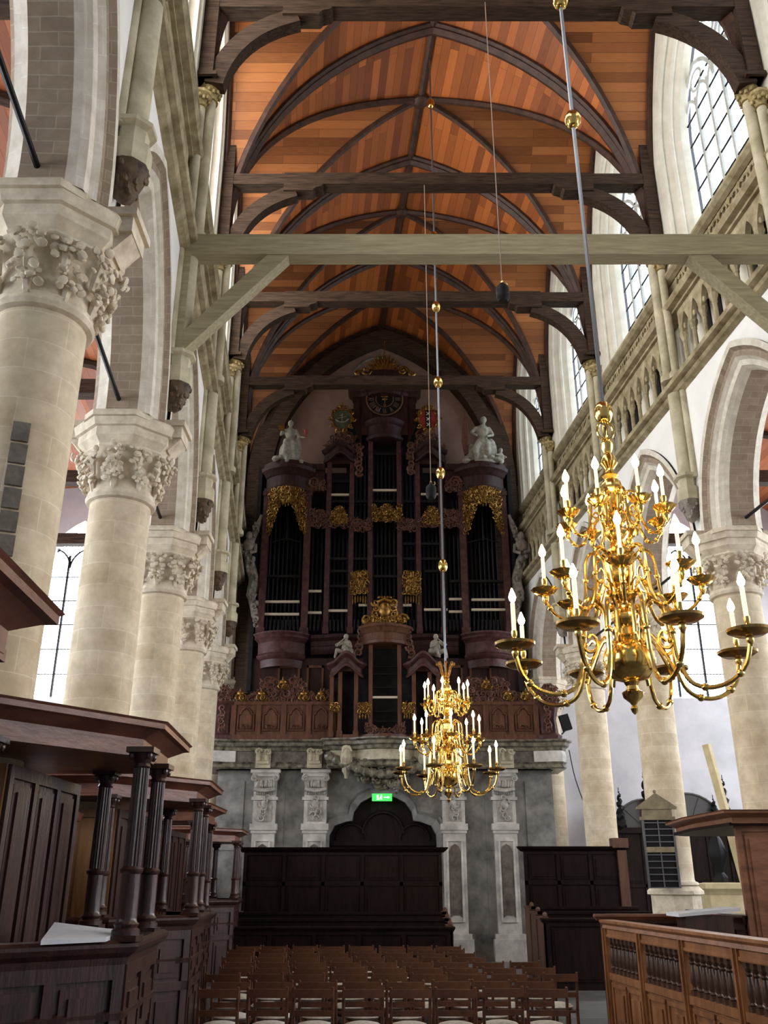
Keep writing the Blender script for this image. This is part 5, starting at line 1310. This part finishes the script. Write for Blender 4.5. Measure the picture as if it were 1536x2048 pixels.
def box_pew(loc, label, mx=1, kind='chamfer', zc=0.0, group=None, ncol=9):
    t = thing('box_pew', loc, label, 'pew', group)
    def X(p): return [(q[0]*mx, q[1]) for q in (p if mx > 0 else p[::-1])]
    if kind == 'chamfer': top = [(-.80,-1.3),(.74,-1.3),(1.54,-.25),(1.46,1.02),(-.80,1.02)]
    else: top = [(-.80,-1.15),(1.36,-1.15),(1.36,.4),(-.80,.4)]
    m = MB(); m.mould(X(top), [(o, 2.95-(2.95-z)*.72+zc) for o, z in CAN], closed=True); 
    inn = [(x*.9 if x > 0 else x, y*.88) for x, y in top]
    m.slab(X(inn), 2.70+zc, 2.75+zc); m.slab(X(inn), 2.90+zc, 2.95+zc); m.build('canopy', M['stallr'], t)
    if kind == 'chamfer': par = [(-.78,-1.15),(.80,-1.15),(1.49,-.56),(1.40,.60),(1.0,.72)]
    else: par = [(-.78,-.95),(1.22,-.95),(1.22,.3),(.8,.3)]
    zl = 1.54 if kind == 'chamfer' else 1.42
    m = MB(); ledge(m, X(par), zl); m.build('ledge', M['stall'], t)
    m = MB()
    P = par if mx > 0 else [(-x, y) for x, y in par]
    for i in range(len(P)-1):
        L = math.hypot(P[i+1][0]-P[i][0], P[i+1][1]-P[i][1])
        a, b = P[i], P[i+1]
        if mx < 0: a, b = b, a
        panel_run(m, a, b, .12, zl-.12, max(1, round(L/.48)), rows=((0,.62),(.62,1)) if L < 2 else ((0,.5),(.5,1)))
    m.build('panelled_front', M['stall'], t)
    m = MB(); m.mould(X(par), [(-.04,0),(.05,0),(.05,.10),(.02,.14),(-.04,.14)]); m.mould(X(par), [(-.02,zl-.42),(.025,zl-.42),(.035,zl-.38),(.0,zl-.36)]); m.build('plinth', M['stall'], t)
    cols = [(.68,-1.10),(1.49,-.58),(1.38,.36),(.86,.78)] if kind == 'chamfer' else [(.4,-.9),(1.12,-.9),(1.15,.2)]
    for x, y in cols[:ncol]: fluted_column(t, x*mx, y, zl+.01, 2.71+zc)
    # back boarding across the bay behind the pillar and a door leaf
    m = MB(); panel_run(m, (-.78, -.66), (.64, -.66), .1, 2.6+zc, 3, rows=((0,.45),(.45,1))); m.build('back_boarding', M['stallw'], t)
    m = MB(); panel_run(m, (.64, -.66), (.64, .78), .1, 2.6+zc, 3, rows=((0,.45),(.45,1))); m.build('side_boarding', M['stall'], t)
    m = MB(); m.slab(X([(-.78,-1.0),(.7,-1.0),(1.3,-.4),(1.3,.6),(-.78,.7)]), .0, .12)
    m.box(-.76, .3, .45, .75, .5, .56); m.build('bench_floor', M['stall'], t)
    return t
M['stallw'] = mat_noise('warm_door_oak', (.12,.055,.02), (.26,.13,.055), 3, rough=.4, bump=.2, stretch=(3,3,.5))

def boards(S):
    # tall boarded screen running along the aisle side of the left pews
    pass

def chairs():
    t = thing('wooden_chair', (0,0,0), 'x', 'chair')
    w, d = .43, .39
    def add(name, f, mt):
        m = MB(); f(m); return m.build(name, M[mt], t)
    add('seat', lambda m: m.box(-w/2, w/2, -d/2+.02, d/2, .43, .455), 'chair')
    def cush(m):
        m.ell((0,.02,.485), (.205,.185,.046), nu=14, nv=6)
    m = MB(); cush(m); m.build('cushion', M['cushion'], t, smooth=True)
    for s in (-1, 1):
        m = MB(); m.tube([(s*(w/2-.015), -d/2-.02, 0), (s*(w/2-.015), -d/2+.02, .44), (s*(w/2-.012), -d/2-.05, .87)], [.017,.019,.015], 6); m.build('back_post', M['chair'], t)
        m = MB(); m.tube([(s*(w/2-.02), d/2-.02, 0), (s*(w/2-.02), d/2-.03, .44)], [.016,.019], 6); m.build('front_leg', M['chair'], t)
        m = MB(); m.tube([(s*(w/2-.02), -d/2, .2), (s*(w/2-.02), d/2-.03, .2)], .01, 5); m.build('side_stretcher', M['chair'], t)
    add('top_rail', lambda m: m.box(-w/2+.005, w/2-.005, -d/2-.06, -d/2-.035, .77, .85), 'chair')
    add('middle_rail', lambda m: m.box(-w/2+.01, w/2-.01, -d/2-.03, -d/2-.01, .60, .655), 'chair')
    add('front_rail', lambda m: m.box(-w/2+.02, w/2-.02, d/2-.04, d/2-.025, .36, .42), 'chair')
    add('stretcher', lambda m: m.box(-w/2+.02, w/2-.02, d/2-.04, d/2-.025, .15, .18), 'chair')
    rows = [10.72, 11.45, 12.3, 13.1, 13.95, 14.75, 15.6, 16.4, 17.15]
    RN = ['nearest', 'second', 'third', 'fourth', 'fifth', 'sixth', 'seventh', 'eighth', 'last']
    CN = ['leftmost', 'second from the left', 'third from the left', 'fourth from the left', 'fourth from the right', 'third from the right', 'second from the right', 'rightmost']
    first = True
    for ri, v in enumerate(rows):
        n = 8
        xo = {0:0, 1:.06, 2:-.04}.get(ri, rnd.uniform(-.04,.04))
        for k in range(n):
            o = t if first else copy_tree(t); first = False
            u = -.63 + .487*k + xo + rnd.uniform(-.018,.018)
            o.location = W(u, v+rnd.uniform(-.05,.05)+.02*(k-4)*(.5-ri/9)); o.rotation_euler = (0,0,rnd.uniform(-.07,.07))
            o['label'] = 'small wooden slat-back chair with pale cushion, %s in the %s row' % (CN[k], RN[ri] if ri in (0,8) else RN[ri]+' row from the front'.replace('row ','')) 
            o['label'] = 'wooden slat-back chair with pale cushion, %s, %s' % (CN[k], 'row nearest the camera' if ri == 0 else ('last row by the dark pews' if ri == 8 else RN[ri]+' row from the camera'))
            o['group'] = 'wooden chairs in rows across the nave'
    # a few extra on the right
    for q, (u, v) in enumerate(((3.32, 12.3), (3.32, 13.15), (3.3, 14.0))):
        o = copy_tree(t); o.location = W(u, v); o.rotation_euler = (0,0,[.1,-.05,.15][q])
        o['label'] = 'wooden chair standing out at the right end of the rows, ' + ['nearest', 'middle', 'farthest'][q] + ' of three'; o['group'] = 'wooden chairs in rows across the nave'

def dark_pews():
    # central pew block with high back, facing the pulpit side
    def block(name, loc, label, x0, x1, zf, zb_, depth, ends, rows=3):
        t = thing(name, loc, label, 'pew')
        m = MB(); panel_run(m, (x0, 0), (x1, 0), 0, zf-.06, max(2, int((x1-x0)/.8))); m.build('front_panel', M['stalld'], t)
        m = MB(); m.mould([(x0-.03, .1), (x0-.03, 0), (x1+.03, 0), (x1+.03, .1)], [(-.05,zf-.1),(.03,zf-.08),(.06,zf-.03),(.06,zf),(-.12,zf)]); m.build('front_rail', M['stalld'], t)
        m = MB(); panel_run(m, (x0, depth), (x1, depth), 0, zb_-.08, max(3, int((x1-x0)/.8)), rows=((0,.4),(.4,.75),(.75,1))); m.build('high_back', M['stalld'], t)
        m = MB(); m.mould([(x0-.02, depth+.1), (x0-.02, depth), (x1+.02, depth), (x1+.02, depth+.1)], [(-.1,zb_-.12),(.03,zb_-.10),(.10,zb_-.04),(.12,zb_),(-.12,zb_)]); m.box(x0, x1, depth-.02, depth+.16, zb_-.03, zb_); m.build('back_cornice', M['stalld'], t)
        for k in range(1, rows):
            y = depth*k/rows; z = zf + (zb_-1.0-zf)*k/rows*.6
            m = MB(); m.box(x0, x1, y, y+.05, .2, z); m.box(x0-.02, x1+.02, y-.03, y+.08, z-.03, z+.02); m.build('bench_back', M['stalld'], t)
            m = MB(); m.box(x0, x1, y-.38, y, .42, .46); m.build('bench_seat', M['stalld'], t)
        for e in ends:
            for k in range(rows):
                y0, y1 = depth*k/rows, depth*(k+1)/rows; za = zf + (zb_-1.0-zf)*k/rows*.6
                m = MB(); xx = x0 if e < 0 else x1
                m.box(xx-.04, xx+.04, y0, y1-.02, 0, za-.02); m.box(xx-.06, xx+.06, y0-.03, y1-.02, za-.04, za+.02)
                m.box(xx-.055, xx+.055, y0, y0+.08, .0, za); m.box(xx-.05, xx+.05, y0+.14, y1-.1, .3, za-.2)
                m.ell((xx, y0+.05, za+.05), (.05,.07,.06), nu=8, nv=5); m.build('bench_end', M['stalle'], t)
        return t
    block('pew_block', W(-1.17, 18.6), 'dark oak pew block with high back behind the chairs, in front of the doorway', 0, 4.28, 1.08, 2.55, 2.2, (-1, 1), 3)
    t = block('pew_block', W(4.95, 18.75), 'dark oak pew block with high back on the right, stepped bench ends along the aisle', 0, 2.2, 1.22, 2.58, 2.4, (-1,), 3)
    m = MB(); m.box(2.05, 2.25, 2.3, 2.5, 0, 2.5); m.box(1.95, 2.3, 2.25, 2.55, 2.55, 2.75); m.build('corner_post', M['stalle'], t)
M['stalle'] = mat_noise('pew_end_oak', (.05,.022,.014), (.13,.055,.03), 4, rough=.4, bump=.2, stretch=(3,3,.5), spec=.5)

def balustrade():
    # turned-baluster enclosure at the right; runs along the nave axis, so it leans with it
    u = 4.22; z1 = 1.415
    va, vb = 8.0, 12.92; n = 4
    t = thing('balustrade', W(u, vb), 'brown oak balustrade with turned balusters at the lower right', 'balustrade')
    ang = math.atan2(-1, -K)     # direction towards the camera
    t.rotation_euler = (0, 0, ang)
    Lt = (vb-va)*math.hypot(1, K); w = Lt/n
    # local x runs from the far end towards the camera; local +y is ... the nave side is -y mirrored by rotation
    m = MB(); m.mould([(-.03, 0), (Lt, 0)], [(-.07,z1-.12),(-.07,z1-.1),(.07,z1-.1),(.06,z1-.06),(.10,z1-.03),(.10,z1),(-.10,z1),(-.10,z1-.03),(-.06,z1-.06),(-.07,z1-.12)]); m.build('hand_rail', M['railw'], t)
    for k in range(n+1):
        x = k*w; m = MB(); m.box(x-.05, x+.05, -.06, .06, 0, z1-.08); m.box(x-.065, x+.065, -.075, .075, 0, .12); m.box(x-.02, x+.02, -.085, .085, .12, z1-.1); m.build('post', M['railw'], t)
    bal = None
    for k in range(n):
        x0, x1 = k*w+.05, (k+1)*w-.05
        m = MB(); m.box(x0, x1, -.035, .035, z1-.21, z1-.10); m.box(x0, x1, -.05, .05, z1-.20, z1-.17); m.build('frieze_rail', M['railw'], t)
        m = MB(); m.box(x0, x1, -.05, .05, .72, .80); 
        m.box(x0, x1, -.02, .02, .10, .74); m.box(x0, x1, -.045, .045, 0, .14)
        for q in range(2):
            a = x0+(x1-x0)*q/2+.03; b = x0+(x1-x0)*(q+1)/2-.03
            for s in (-1, 1):
                for (xa, xb, za, zb) in ((a,b,.64,.69),(a,b,.18,.22),(a,a+.04,.2,.66),(b-.04,b,.2,.66),(a+.11,b-.11,.29,.58)):
                    m.box(xa, xb, min(s*.02,s*.04), max(s*.02,s*.04), za, zb)
        m.build('lower_panel', M['railw'], t)
        for q in range(8):
            x = x0+(x1-x0)*(q+.5)/8
            if bal is None:
                m = MB(); zz = .80; h = z1-.21-.80
                m.box(-.034,.034,-.034,.034, 0, .05); m.box(-.034,.034,-.034,.034, h-.05, h)
                m.lathe([(.024,.05),(.036,.06),(.022,.08),(.034,.12),(.036,.16),(.021,.28),(.019,h-.12),(.034,h-.1),(.022,h-.085),(.036,h-.06),(.024,h-.05)], 10)
                bal = m.build('baluster', M['railb'], t, smooth=True); bal.location = (x, 0, .80)
            else: o = bal.copy(); COL.objects.link(o); o.parent = t; o.location = (x, 0, .80)
    return t
M['railb'] = mat_noise('dark_baluster', (.035,.018,.012), (.10,.05,.03), 5, rough=.35, bump=.1)

def right_side():
    # back rail of the enclosure
    a = W(4.35, 13.6); t = thing('panelled_rail', a, 'long dark panelled rail running across behind the brown balustrade', 'rail')
    m = MB(); panel_run(m, (0, 0), (1.75, 0), 0, 1.42, 3); m.build('panelling', M['stall'], t)
    m = MB(); m.mould([(-.02,.06),(-.02,0),(1.75,0)], [(-.06,1.36),(.03,1.38),(.07,1.43),(.06,1.46),(-.12,1.46)]); m.build('cap_rail', M['stallr'], t)
    # low reading desk
    x, z = at(1345, 1822, 12.75); t = thing('reading_desk', (x, 12.75, 0), 'small sloping pale grey reading desk behind the right-hand rail', 'desk')
    m = MB(); m.prism([(0,1.46),(.8,1.53),(.8,1.57),(0,1.50)], -.25, .3); m.build('desk_top', M['paper'], t)
    m = MB(); m.box(.1, .7, -.2, .2, 0, 1.47); m.build('desk_body', M['stall'], t)
    # canopy pew around the third right pillar
    t = thing('box_pew', W(7.55, PV[4]), 'reddish canopied box pew round the right-hand pillar, plank back to the nave', 'pew')
    top = [(-1.62,-2.5),(-1.66,-.9),(-1.50,.55),(-1.2,.9),(1.6,.9),(1.6,-2.5)][::-1]
    m = MB(); m.mould(top, [(o, 2.76-(2.95-z)*.55) for o, z in CAN], closed=True); m.slab([(x*.93, y*.93) for x, y in top], 2.72, 2.76); m.build('canopy', M['stallo'], t)
    m = MB(); m.slab([(x*.93, y*.93) for x, y in top], 2.56, 2.60); m.build('soffit', M['stalld'], t)  # darker oak here paints in the shade under the canopy
    x0 = at(1478, 1700, 12.6)[0] - W(7.55, PV[4]).x
    m = MB(); panel_run(m, (x0, -2.2), (1.5, -2.2), .0, 2.57, 4, rows=((0,1),)); m.build('plank_screen', M['stallo'], t)
    m = MB(); ledge(m, [(-1.25,.6),(-1.35,-.9),(-1.3,-2.1),(x0,-2.1)], 1.45); 
    m.build('ledge', M['stall'], t)
    m = MB(); panel_run(m, (-1.25,.6), (-1.35,-.9), .0, 1.36, 3); panel_run(m, (-1.35,-.9), (-1.3,-2.1), .0, 1.36, 2); panel_run(m, (-1.3,-2.1), (x0,-2.1), 0, 1.36, 2); m.build('panelled_front', M['stall'], t)
    # hymn board on the fourth right pillar
    x, z = at(1330, 1770, 18.3); z0 = 1.75; h = zpx(1640, 18.3)-z0
    t = thing('hymn_board', (x, 18.33, z0), 'tall hymn board with gabled top and dark number rows, fixed to a right pillar', 'board', rz=-.12)
    w = .28
    m = MB(); m.box(-w, w, 0, .05, 0, h); m.box(-w, w, -.02, .05, h*.52, h*.60); bd = m.build('board', M['black'], t)
    m = MB()
    for k in range(11):
        zz = h*k/10.5
        if not .48 < zz/h < .62: m.box(-w+.02, w-.02, -.02, 0, zz, zz+.02)
    m.box(-w-.02, -w+.02, -.03, .05, 0, h); m.box(w-.02, w+.02, -.03, .05, 0, h); m.box(-.012,.012,-.012,0,0,h); m.build('number_rail', M['steel'], t)
    m = MB(); m.box(-w-.05, w+.05, -.05, .06, h, h+.06); m.box(-w+.0, w-.0, -.04, .05, h+.06, h+.2); m.box(-w, w, -.03, .0, h*.52, h*.60); m.build('name_plate', M['frame'], t)
    m = MB(); m.prism([(-w-.10,h+.2),(w+.10,h+.2),(w+.10,h+.24),(0,h+.50),(-w-.10,h+.24)], -.06, .06); m.ell((0,0,h+.53), .035, nu=7, nv=5); m.build('gable', M['frame'], t, smooth=False)
    # leaning pale timber
    x0, _ = at(1455, 1640, 16.5); p0 = (x0+.02, 16.5, 2.2); x1, z1 = at(1413, 1490, 16.7)
    d = Vector((x1, 16.7, z1)) - Vector((x0, 16.5, zpx(1640, 16.5)))
    foot = Vector((x0, 16.5, zpx(1640,16.5))) - d*((zpx(1640,16.5))/d.z)
    t = thing('timber_post', foot, 'slim pale yellow timber leaning behind the right canopy', 'post')
    L = Vector((x1, 16.7, z1)) - foot
    m = MB(); q = .085; pts = [(0,0,0), tuple(L)]
    m.tube(pts, q, 4); m.build('timber', M['yellowstone'], t)
    # dark portal with half-round tops and twisted spires against the aisle wall
    V = 25.6; xa, _ = at(1236, 1655, V); xb, _ = at(1432, 1655, V); zt = zpx(1657, V)
    t = thing('dark_portal', ((xa+xb)/2, V, 0), 'dark oak screen with half-round lead hoods and twisted spires in the right aisle', 'screen')
    w = (xb-xa)/2+1.5
    m = MB(); panel_run(m, (-w+1.5, 0), (w, 0), 0, zt, 7, rows=((0,.55),(.55,1))); m.box(-w+1.5, w, .02, .5, 0, zt); m.box(-w+1.4, w, -.12, .5, zt-.12, zt+.02); m.build('panelling', M['stalld'], t)
    for c, r in ((at(1290, 1657, V)[0]-(xa+xb)/2, .78), (at(1378, 1657, V)[0]-(xa+xb)/2, .95)):
        m = MB(); n = 16
        P = [(c+r*math.cos(PI*k/n), zt+r*.95*math.sin(PI*k/n)) for k in range(n+1)]
        m.prism(P, -.05, .4); m.tube([(x, -.06, z) for x, z in P], .03, 6)
        for k in range(3, 14, 3): m.tube([(c,-.06,zt),(c+r*math.cos(PI*k/n),-.06,zt+r*.95*math.sin(PI*k/n))], .012, 5)
        m.build('half_round_hood', M['leadc'], t)
    for px, py in ((1292, 1545), (1452, 1550), (1428, 1590), (1240, 1575)):
        x = at(px, 1620, V-.1)[0]-(xa+xb)/2; ztip = zpx(py, V-.1); m = MB(); n = 26; hh = ztip-.15-zt
        pts = [(x+.035*math.cos(k*1.25), -.12+.035*math.sin(k*1.25), zt+hh*k/n) for k in range(n+1)]
        m.tube(pts, [.10*(1-k/n)**.8+.015+.02*(k%3==0) for k in range(n+1)], 7); m.tube([(x,-.12,zt+hh),(x,-.12,ztip)], .01, 5); m.lathe([(.0,0),(.03,.03),(0,.06)], 8, (x,-.12,zt+hh)); m.build('twisted_spire', M['black'], t, smooth=True)
    # stone pedestal with twisted dark balusters
    V = 21.0; x, _ = at(1460, 1770, V); zt = zpx(1765, V)
    t = thing('stone_pedestal', (x, V, 0), 'yellow stone pedestal carrying dark twisted balusters, far right', 'pedestal')
    m = MB(); P = [(-.62,-.4),(.62,-.4),(.62,.4),(-.62,.4)]
    m.mould(P, [(.12,0),(.12,.3),(.0,.42),(-.05,zt-.25),(.0,zt-.18),(.06,zt-.12),(.06,zt-.02),(-.3,zt)], closed=True); m.box(-.5,.5,-.3,.3,zt-.05,zt); m.build('pedestal', M['yellowstone'], t)
    for dx in (-.18, .28):
        m = MB(); m.lathe([(.14,zt),(.15,zt+.1),(.08,zt+.2),(.16,zt+.45),(.19,zt+.6),(.12,zt+.85),(.07,zt+.95),(.12,zt+1.0),(.09,zt+1.1),(.11,zt+1.25),(.05,zt+1.45)], 12, (dx,0,0), lobes=(4,.12)); m.build('twisted_baluster', M['black'], t, smooth=True)
    # cable beside the gallery
    x0, z0 = at(1138, 1500, 24.6); x1, z1 = at(1176, 1630, 24.6)
    t = thing('cable', (x0, 24.6, z0), 'thin black cable hanging slack from the right end of the organ gallery', 'cable')
    m = MB(); m.tube(bez([(0,0,0),((x1-x0)*.3,0,(z1-z0)*.45),(x1-x0,0,z1-z0),(x1-x0+.25,.0,z1-z0-1.0)],5), .014, 5); m.build('cord', M['black'], t)
    # spotlight on the gallery end
    x, z = at(1133, 1446, 24.75); t = thing('spotlight', (x, 24.75, z-.2), 'black boxy spotlight fixed at the right end of the organ gallery', 'lamp')
    m = MB(); m.box(-.10,.14,-.1,.1,0,.42, M=Matrix.Rotation(-.25,4,'Y')); m.build('housing', M['black'], t)
    m = MB(); m.tube([(0,0,.05),(-.15,.05,-.1)], .02, 5); m.build('bracket', M['iron'], t)

def left_side():
    for i, (nm, kd, zc) in enumerate((('nearest', 'chamfer', 0), ('second', 'chamfer', 0), ('third', 'chamfer', 0), ('fourth', 'square', .0), ('fifth', 'chamfer', -.12))):
        v = PV[1+i] if i else PV[1]
        lab = ['dark red canopied box pew cut by the left edge, closest to the camera', 'canopied box pew with fluted columns and a white cloth, round the first left pillar', 'canopied box pew with fluted columns, second one down the left side', 'box pew with square-ended canopy, third down the left side', 'canopied box pew farthest down the left side, by the organ'][i]
        box_pew(W(-2.56 if i == 0 else -2.42, v), lab, 1, kd, zc, ncol=1 if i == 0 else 9)
    # white cloth over the desk of the first pew
    t = thing('white_cloth', W(-1.18, 6.1, 1.60), 'white cloth or open book lying on the sloping desk of the left pew', 'cloth')
    m = MB(); P = [(-.17,-.43),(.12,-.15),(.14,.2),(-.39,.42)]
    zz = [-.02,-.02,.0,.04]
    n = len(P); c = (-.08,.0,.01)
    vs = [(x, y, z) for (x, y), z in zip(P, zz)] + [c]; vs += [(x, y, z-.025) for x, y, z in vs]
    m.add(vs, [(i, (i+1) % n, n) for i in range(n)] + [((i+1) % n+n+1, i+n+1, 2*n+1) for i in range(n)] + [(i, (i+1) % n, (i+1) % n+n+1, i+n+1) for i in range(n)]); m.build('cloth', M['paper'], t)
    t = thing('boarded_screen', W(-3.25, 1.0), 'long dark boarded screen added to darken the gaps behind the left pews', 'screen')  # added screen, so the gaps behind the left pews read dark
    b = W(-3.25, 25.5)-W(-3.25, 1.0); m = MB(); panel_run(m, (0,0), (b.x, b.y), 0, 2.55, 30, rows=((0,.55),(.55,1))); m.build('panelling', M['stall'], t)
    # tall boarded screens between the pews
    for i in (2, 3, 4):
        v0, v1 = PV[i]+1.0, PV[i+1]-1.5
        t = thing('boarded_screen', W(-2.1, v0), 'tall reddish boarded screen behind the left pews, ' + ['between the first and second pillars', 'between the second and third pillars', 'between the third and fourth pillars'][i-2], 'screen')
        b = W(-2.1, v1)-W(-2.1, v0); m = MB(); panel_run(m, (0,0), (b.x, b.y), 0, 2.45, 4, rows=((0,.55),(.55,1))); m.build('panelling', M['stallr'], t)
        m = MB(); m.mould([(0,0),(b.x,b.y)], [(-.06,2.4),(.05,2.43),(.08,2.5),(-.1,2.52)]); m.build('cap', M['stallr'], t)
def pendants():
    for (px, py, v, zt, lab) in ((1005, 582, 10.42, 15.2, 'black pendant lamp on a thin cord just below the pale olive beam'), (862, 980, 14.6, 15.2, 'small black pendant lamp on a long cord in front of the organ')):
        x, z = at(px, py, v); t = thing('pendant_lamp', (x, v, z-.17), lab, 'lamp')
        s = 1.0
        m = MB(); m.lathe([(.0,0),(.06,.0),(.085,.03),(.095,.08),(.085,.12),(.095,.15),(.09,.22),(.07,.25),(.04,.27),(.03,.3)], 16); m.build('lamp_body', M['black'], t, smooth=True)
        m = MB(); m.lathe([(.015,.29),(.022,.31),(.015,.34)], 8); m.tube([(.03,0,.27),(.08,.02,.3),(.06,.0,.33)], .01, 5); m.build('hook', M['brass'], t, smooth=True)
        m = MB(); m.tube([(0,0,.33),(0,0,zt-z+.17)], .008, 5); m.build('cord', M['cordc'], t)
M['cordc'] = mat_plain('dusty_cord', (.30,.20,.15), .6)
M['stallo'] = mat_noise('orange_brown_oak', (.13,.05,.025), (.30,.13,.07), 3, rough=.38, bump=.2, stretch=(1,1,3), spec=.5)
# ------------------------------------------------------------ assemble
WORLD = .16; EXPO = 0.75
for S, side in ((-1, 'left'), (1, 'right')):
    arcade(S, side); gallery(S); clerestory(S, M['glassR'] if S > 0 else M['glassL']); aisle(S, side)
vault(); west_wall()
f = MB(); f.box(-16, 21, -4, 30, -.2, 0); struct(f.build('floor', M['floor'], skew=True))
NM = ['hidden near', 'nearest', 'nearest', 'second', 'third', 'fourth', 'fifth', 'last']
for S, side in ((-1, 'left'), (1, 'right')):
    for i, v in enumerate(PV):
        if S > 0: desc = {3:'big round stone pillar at the right edge, behind the large chandelier', 4:'round pale stone pillar on the right with the hymn board on it', 5:'round pale stone pillar on the right just left of the hymn board pillar', 6:'slim pale pillar beside the right end of the organ gallery'}
        else: desc = {2:'nearest left stone pillar, with a column of dark repair blocks', 3:'second stone pillar on the left, in front of the bright aisle window', 4:'third stone pillar on the left, right of the bright window', 5:'fourth stone pillar on the left', 6:'fifth stone pillar on the left, next to the organ gallery'}
        if i in (0, 7) or (S > 0 and i == 1): lab = 'stone pillar %s of the %s arcade' % ({0:'furthest behind the camera', 1:'level with the camera', 7:'set against the west wall'}[i], side)
        elif i in (1,): lab = 'stone pillar beside the camera on the left'
        elif S > 0 and i == 2: lab = 'stone pillar just outside the right edge of the view'
        elif S > 0: lab = desc[i-0] if i in desc else 'stone pillar of the right arcade'
        else: lab = desc[i]
        pillar(S, v, lab, dark=(S < 0 and i == 2))
        nm = ['furthest back', 'camera-side', 'first', 'second', 'third', 'fourth', 'fifth', 'west'][i]
        if 2 <= i <= 6:
            wall_shaft(S, v, side, nm)
        if 2 <= i <= 6: vault_shaft(S, v, side, nm)
    tie_rods(S, side)
for i, v in enumerate(PV):
    if 2 <= i <= 6: truss(v-.12, ['', '', 'dark oak roof truss overhead, nearest the camera', 'dark oak truss across the top edge of the picture', 'dark oak truss just above the pale olive beam', 'dark oak truss just below the pale olive beam', 'dark oak truss in front of the organ clock'][i])
lower_beam(PV[3]-.02)
chandelier(2.64, 7.0, 'large brass chandelier with lit candles hanging closest on the right', 1.0, .15, 15.2, [(5.72,.085),(9.13,.085),(10.85,.085),(12.7,.085),(14.5,.085)])
chandelier(2.64, 15.6, 'smaller-looking brass chandelier with lit candles in front of the organ', .90, .45, 20.0, [(7.23,.10),(9.1,.10),(11.1,.10),(12.9,.10),(14.7,.10),(18.5,.10)], crown=True)
organ(); chair_organ(); gallery_front(); statues(); exit_sign()
chairs(); dark_pews(); balustrade(); right_side(); left_side(); pendants()
# ------------------------------------------------------------ camera and light
cam = bpy.data.cameras.new('camera'); co = bpy.data.objects.new('camera', cam); COL.objects.link(co)
co.location = (0, 0, EYE); co.rotation_euler = (PI/2 + PITCH, 0, 0)
cam.sensor_fit = 'VERTICAL'; cam.sensor_height = 24; cam.lens = FPX/2048*24; cam.clip_end = 200; cam.clip_start = .05
scn.camera = co
w = bpy.data.worlds.new('world'); scn.world = w; w.use_nodes = True
bg = w.node_tree.nodes['Background']; bg.inputs[0].default_value = (.80,.88,1,1); bg.inputs[1].default_value = WORLD
scn.view_settings.view_transform = 'Standard'; scn.view_settings.look = 'None'
scn.view_settings.exposure = EXPO; scn.view_settings.gamma = 1; scn.view_settings.use_curve_mapping = False
try: scn.cycles.use_light_tree = True
except Exception: pass
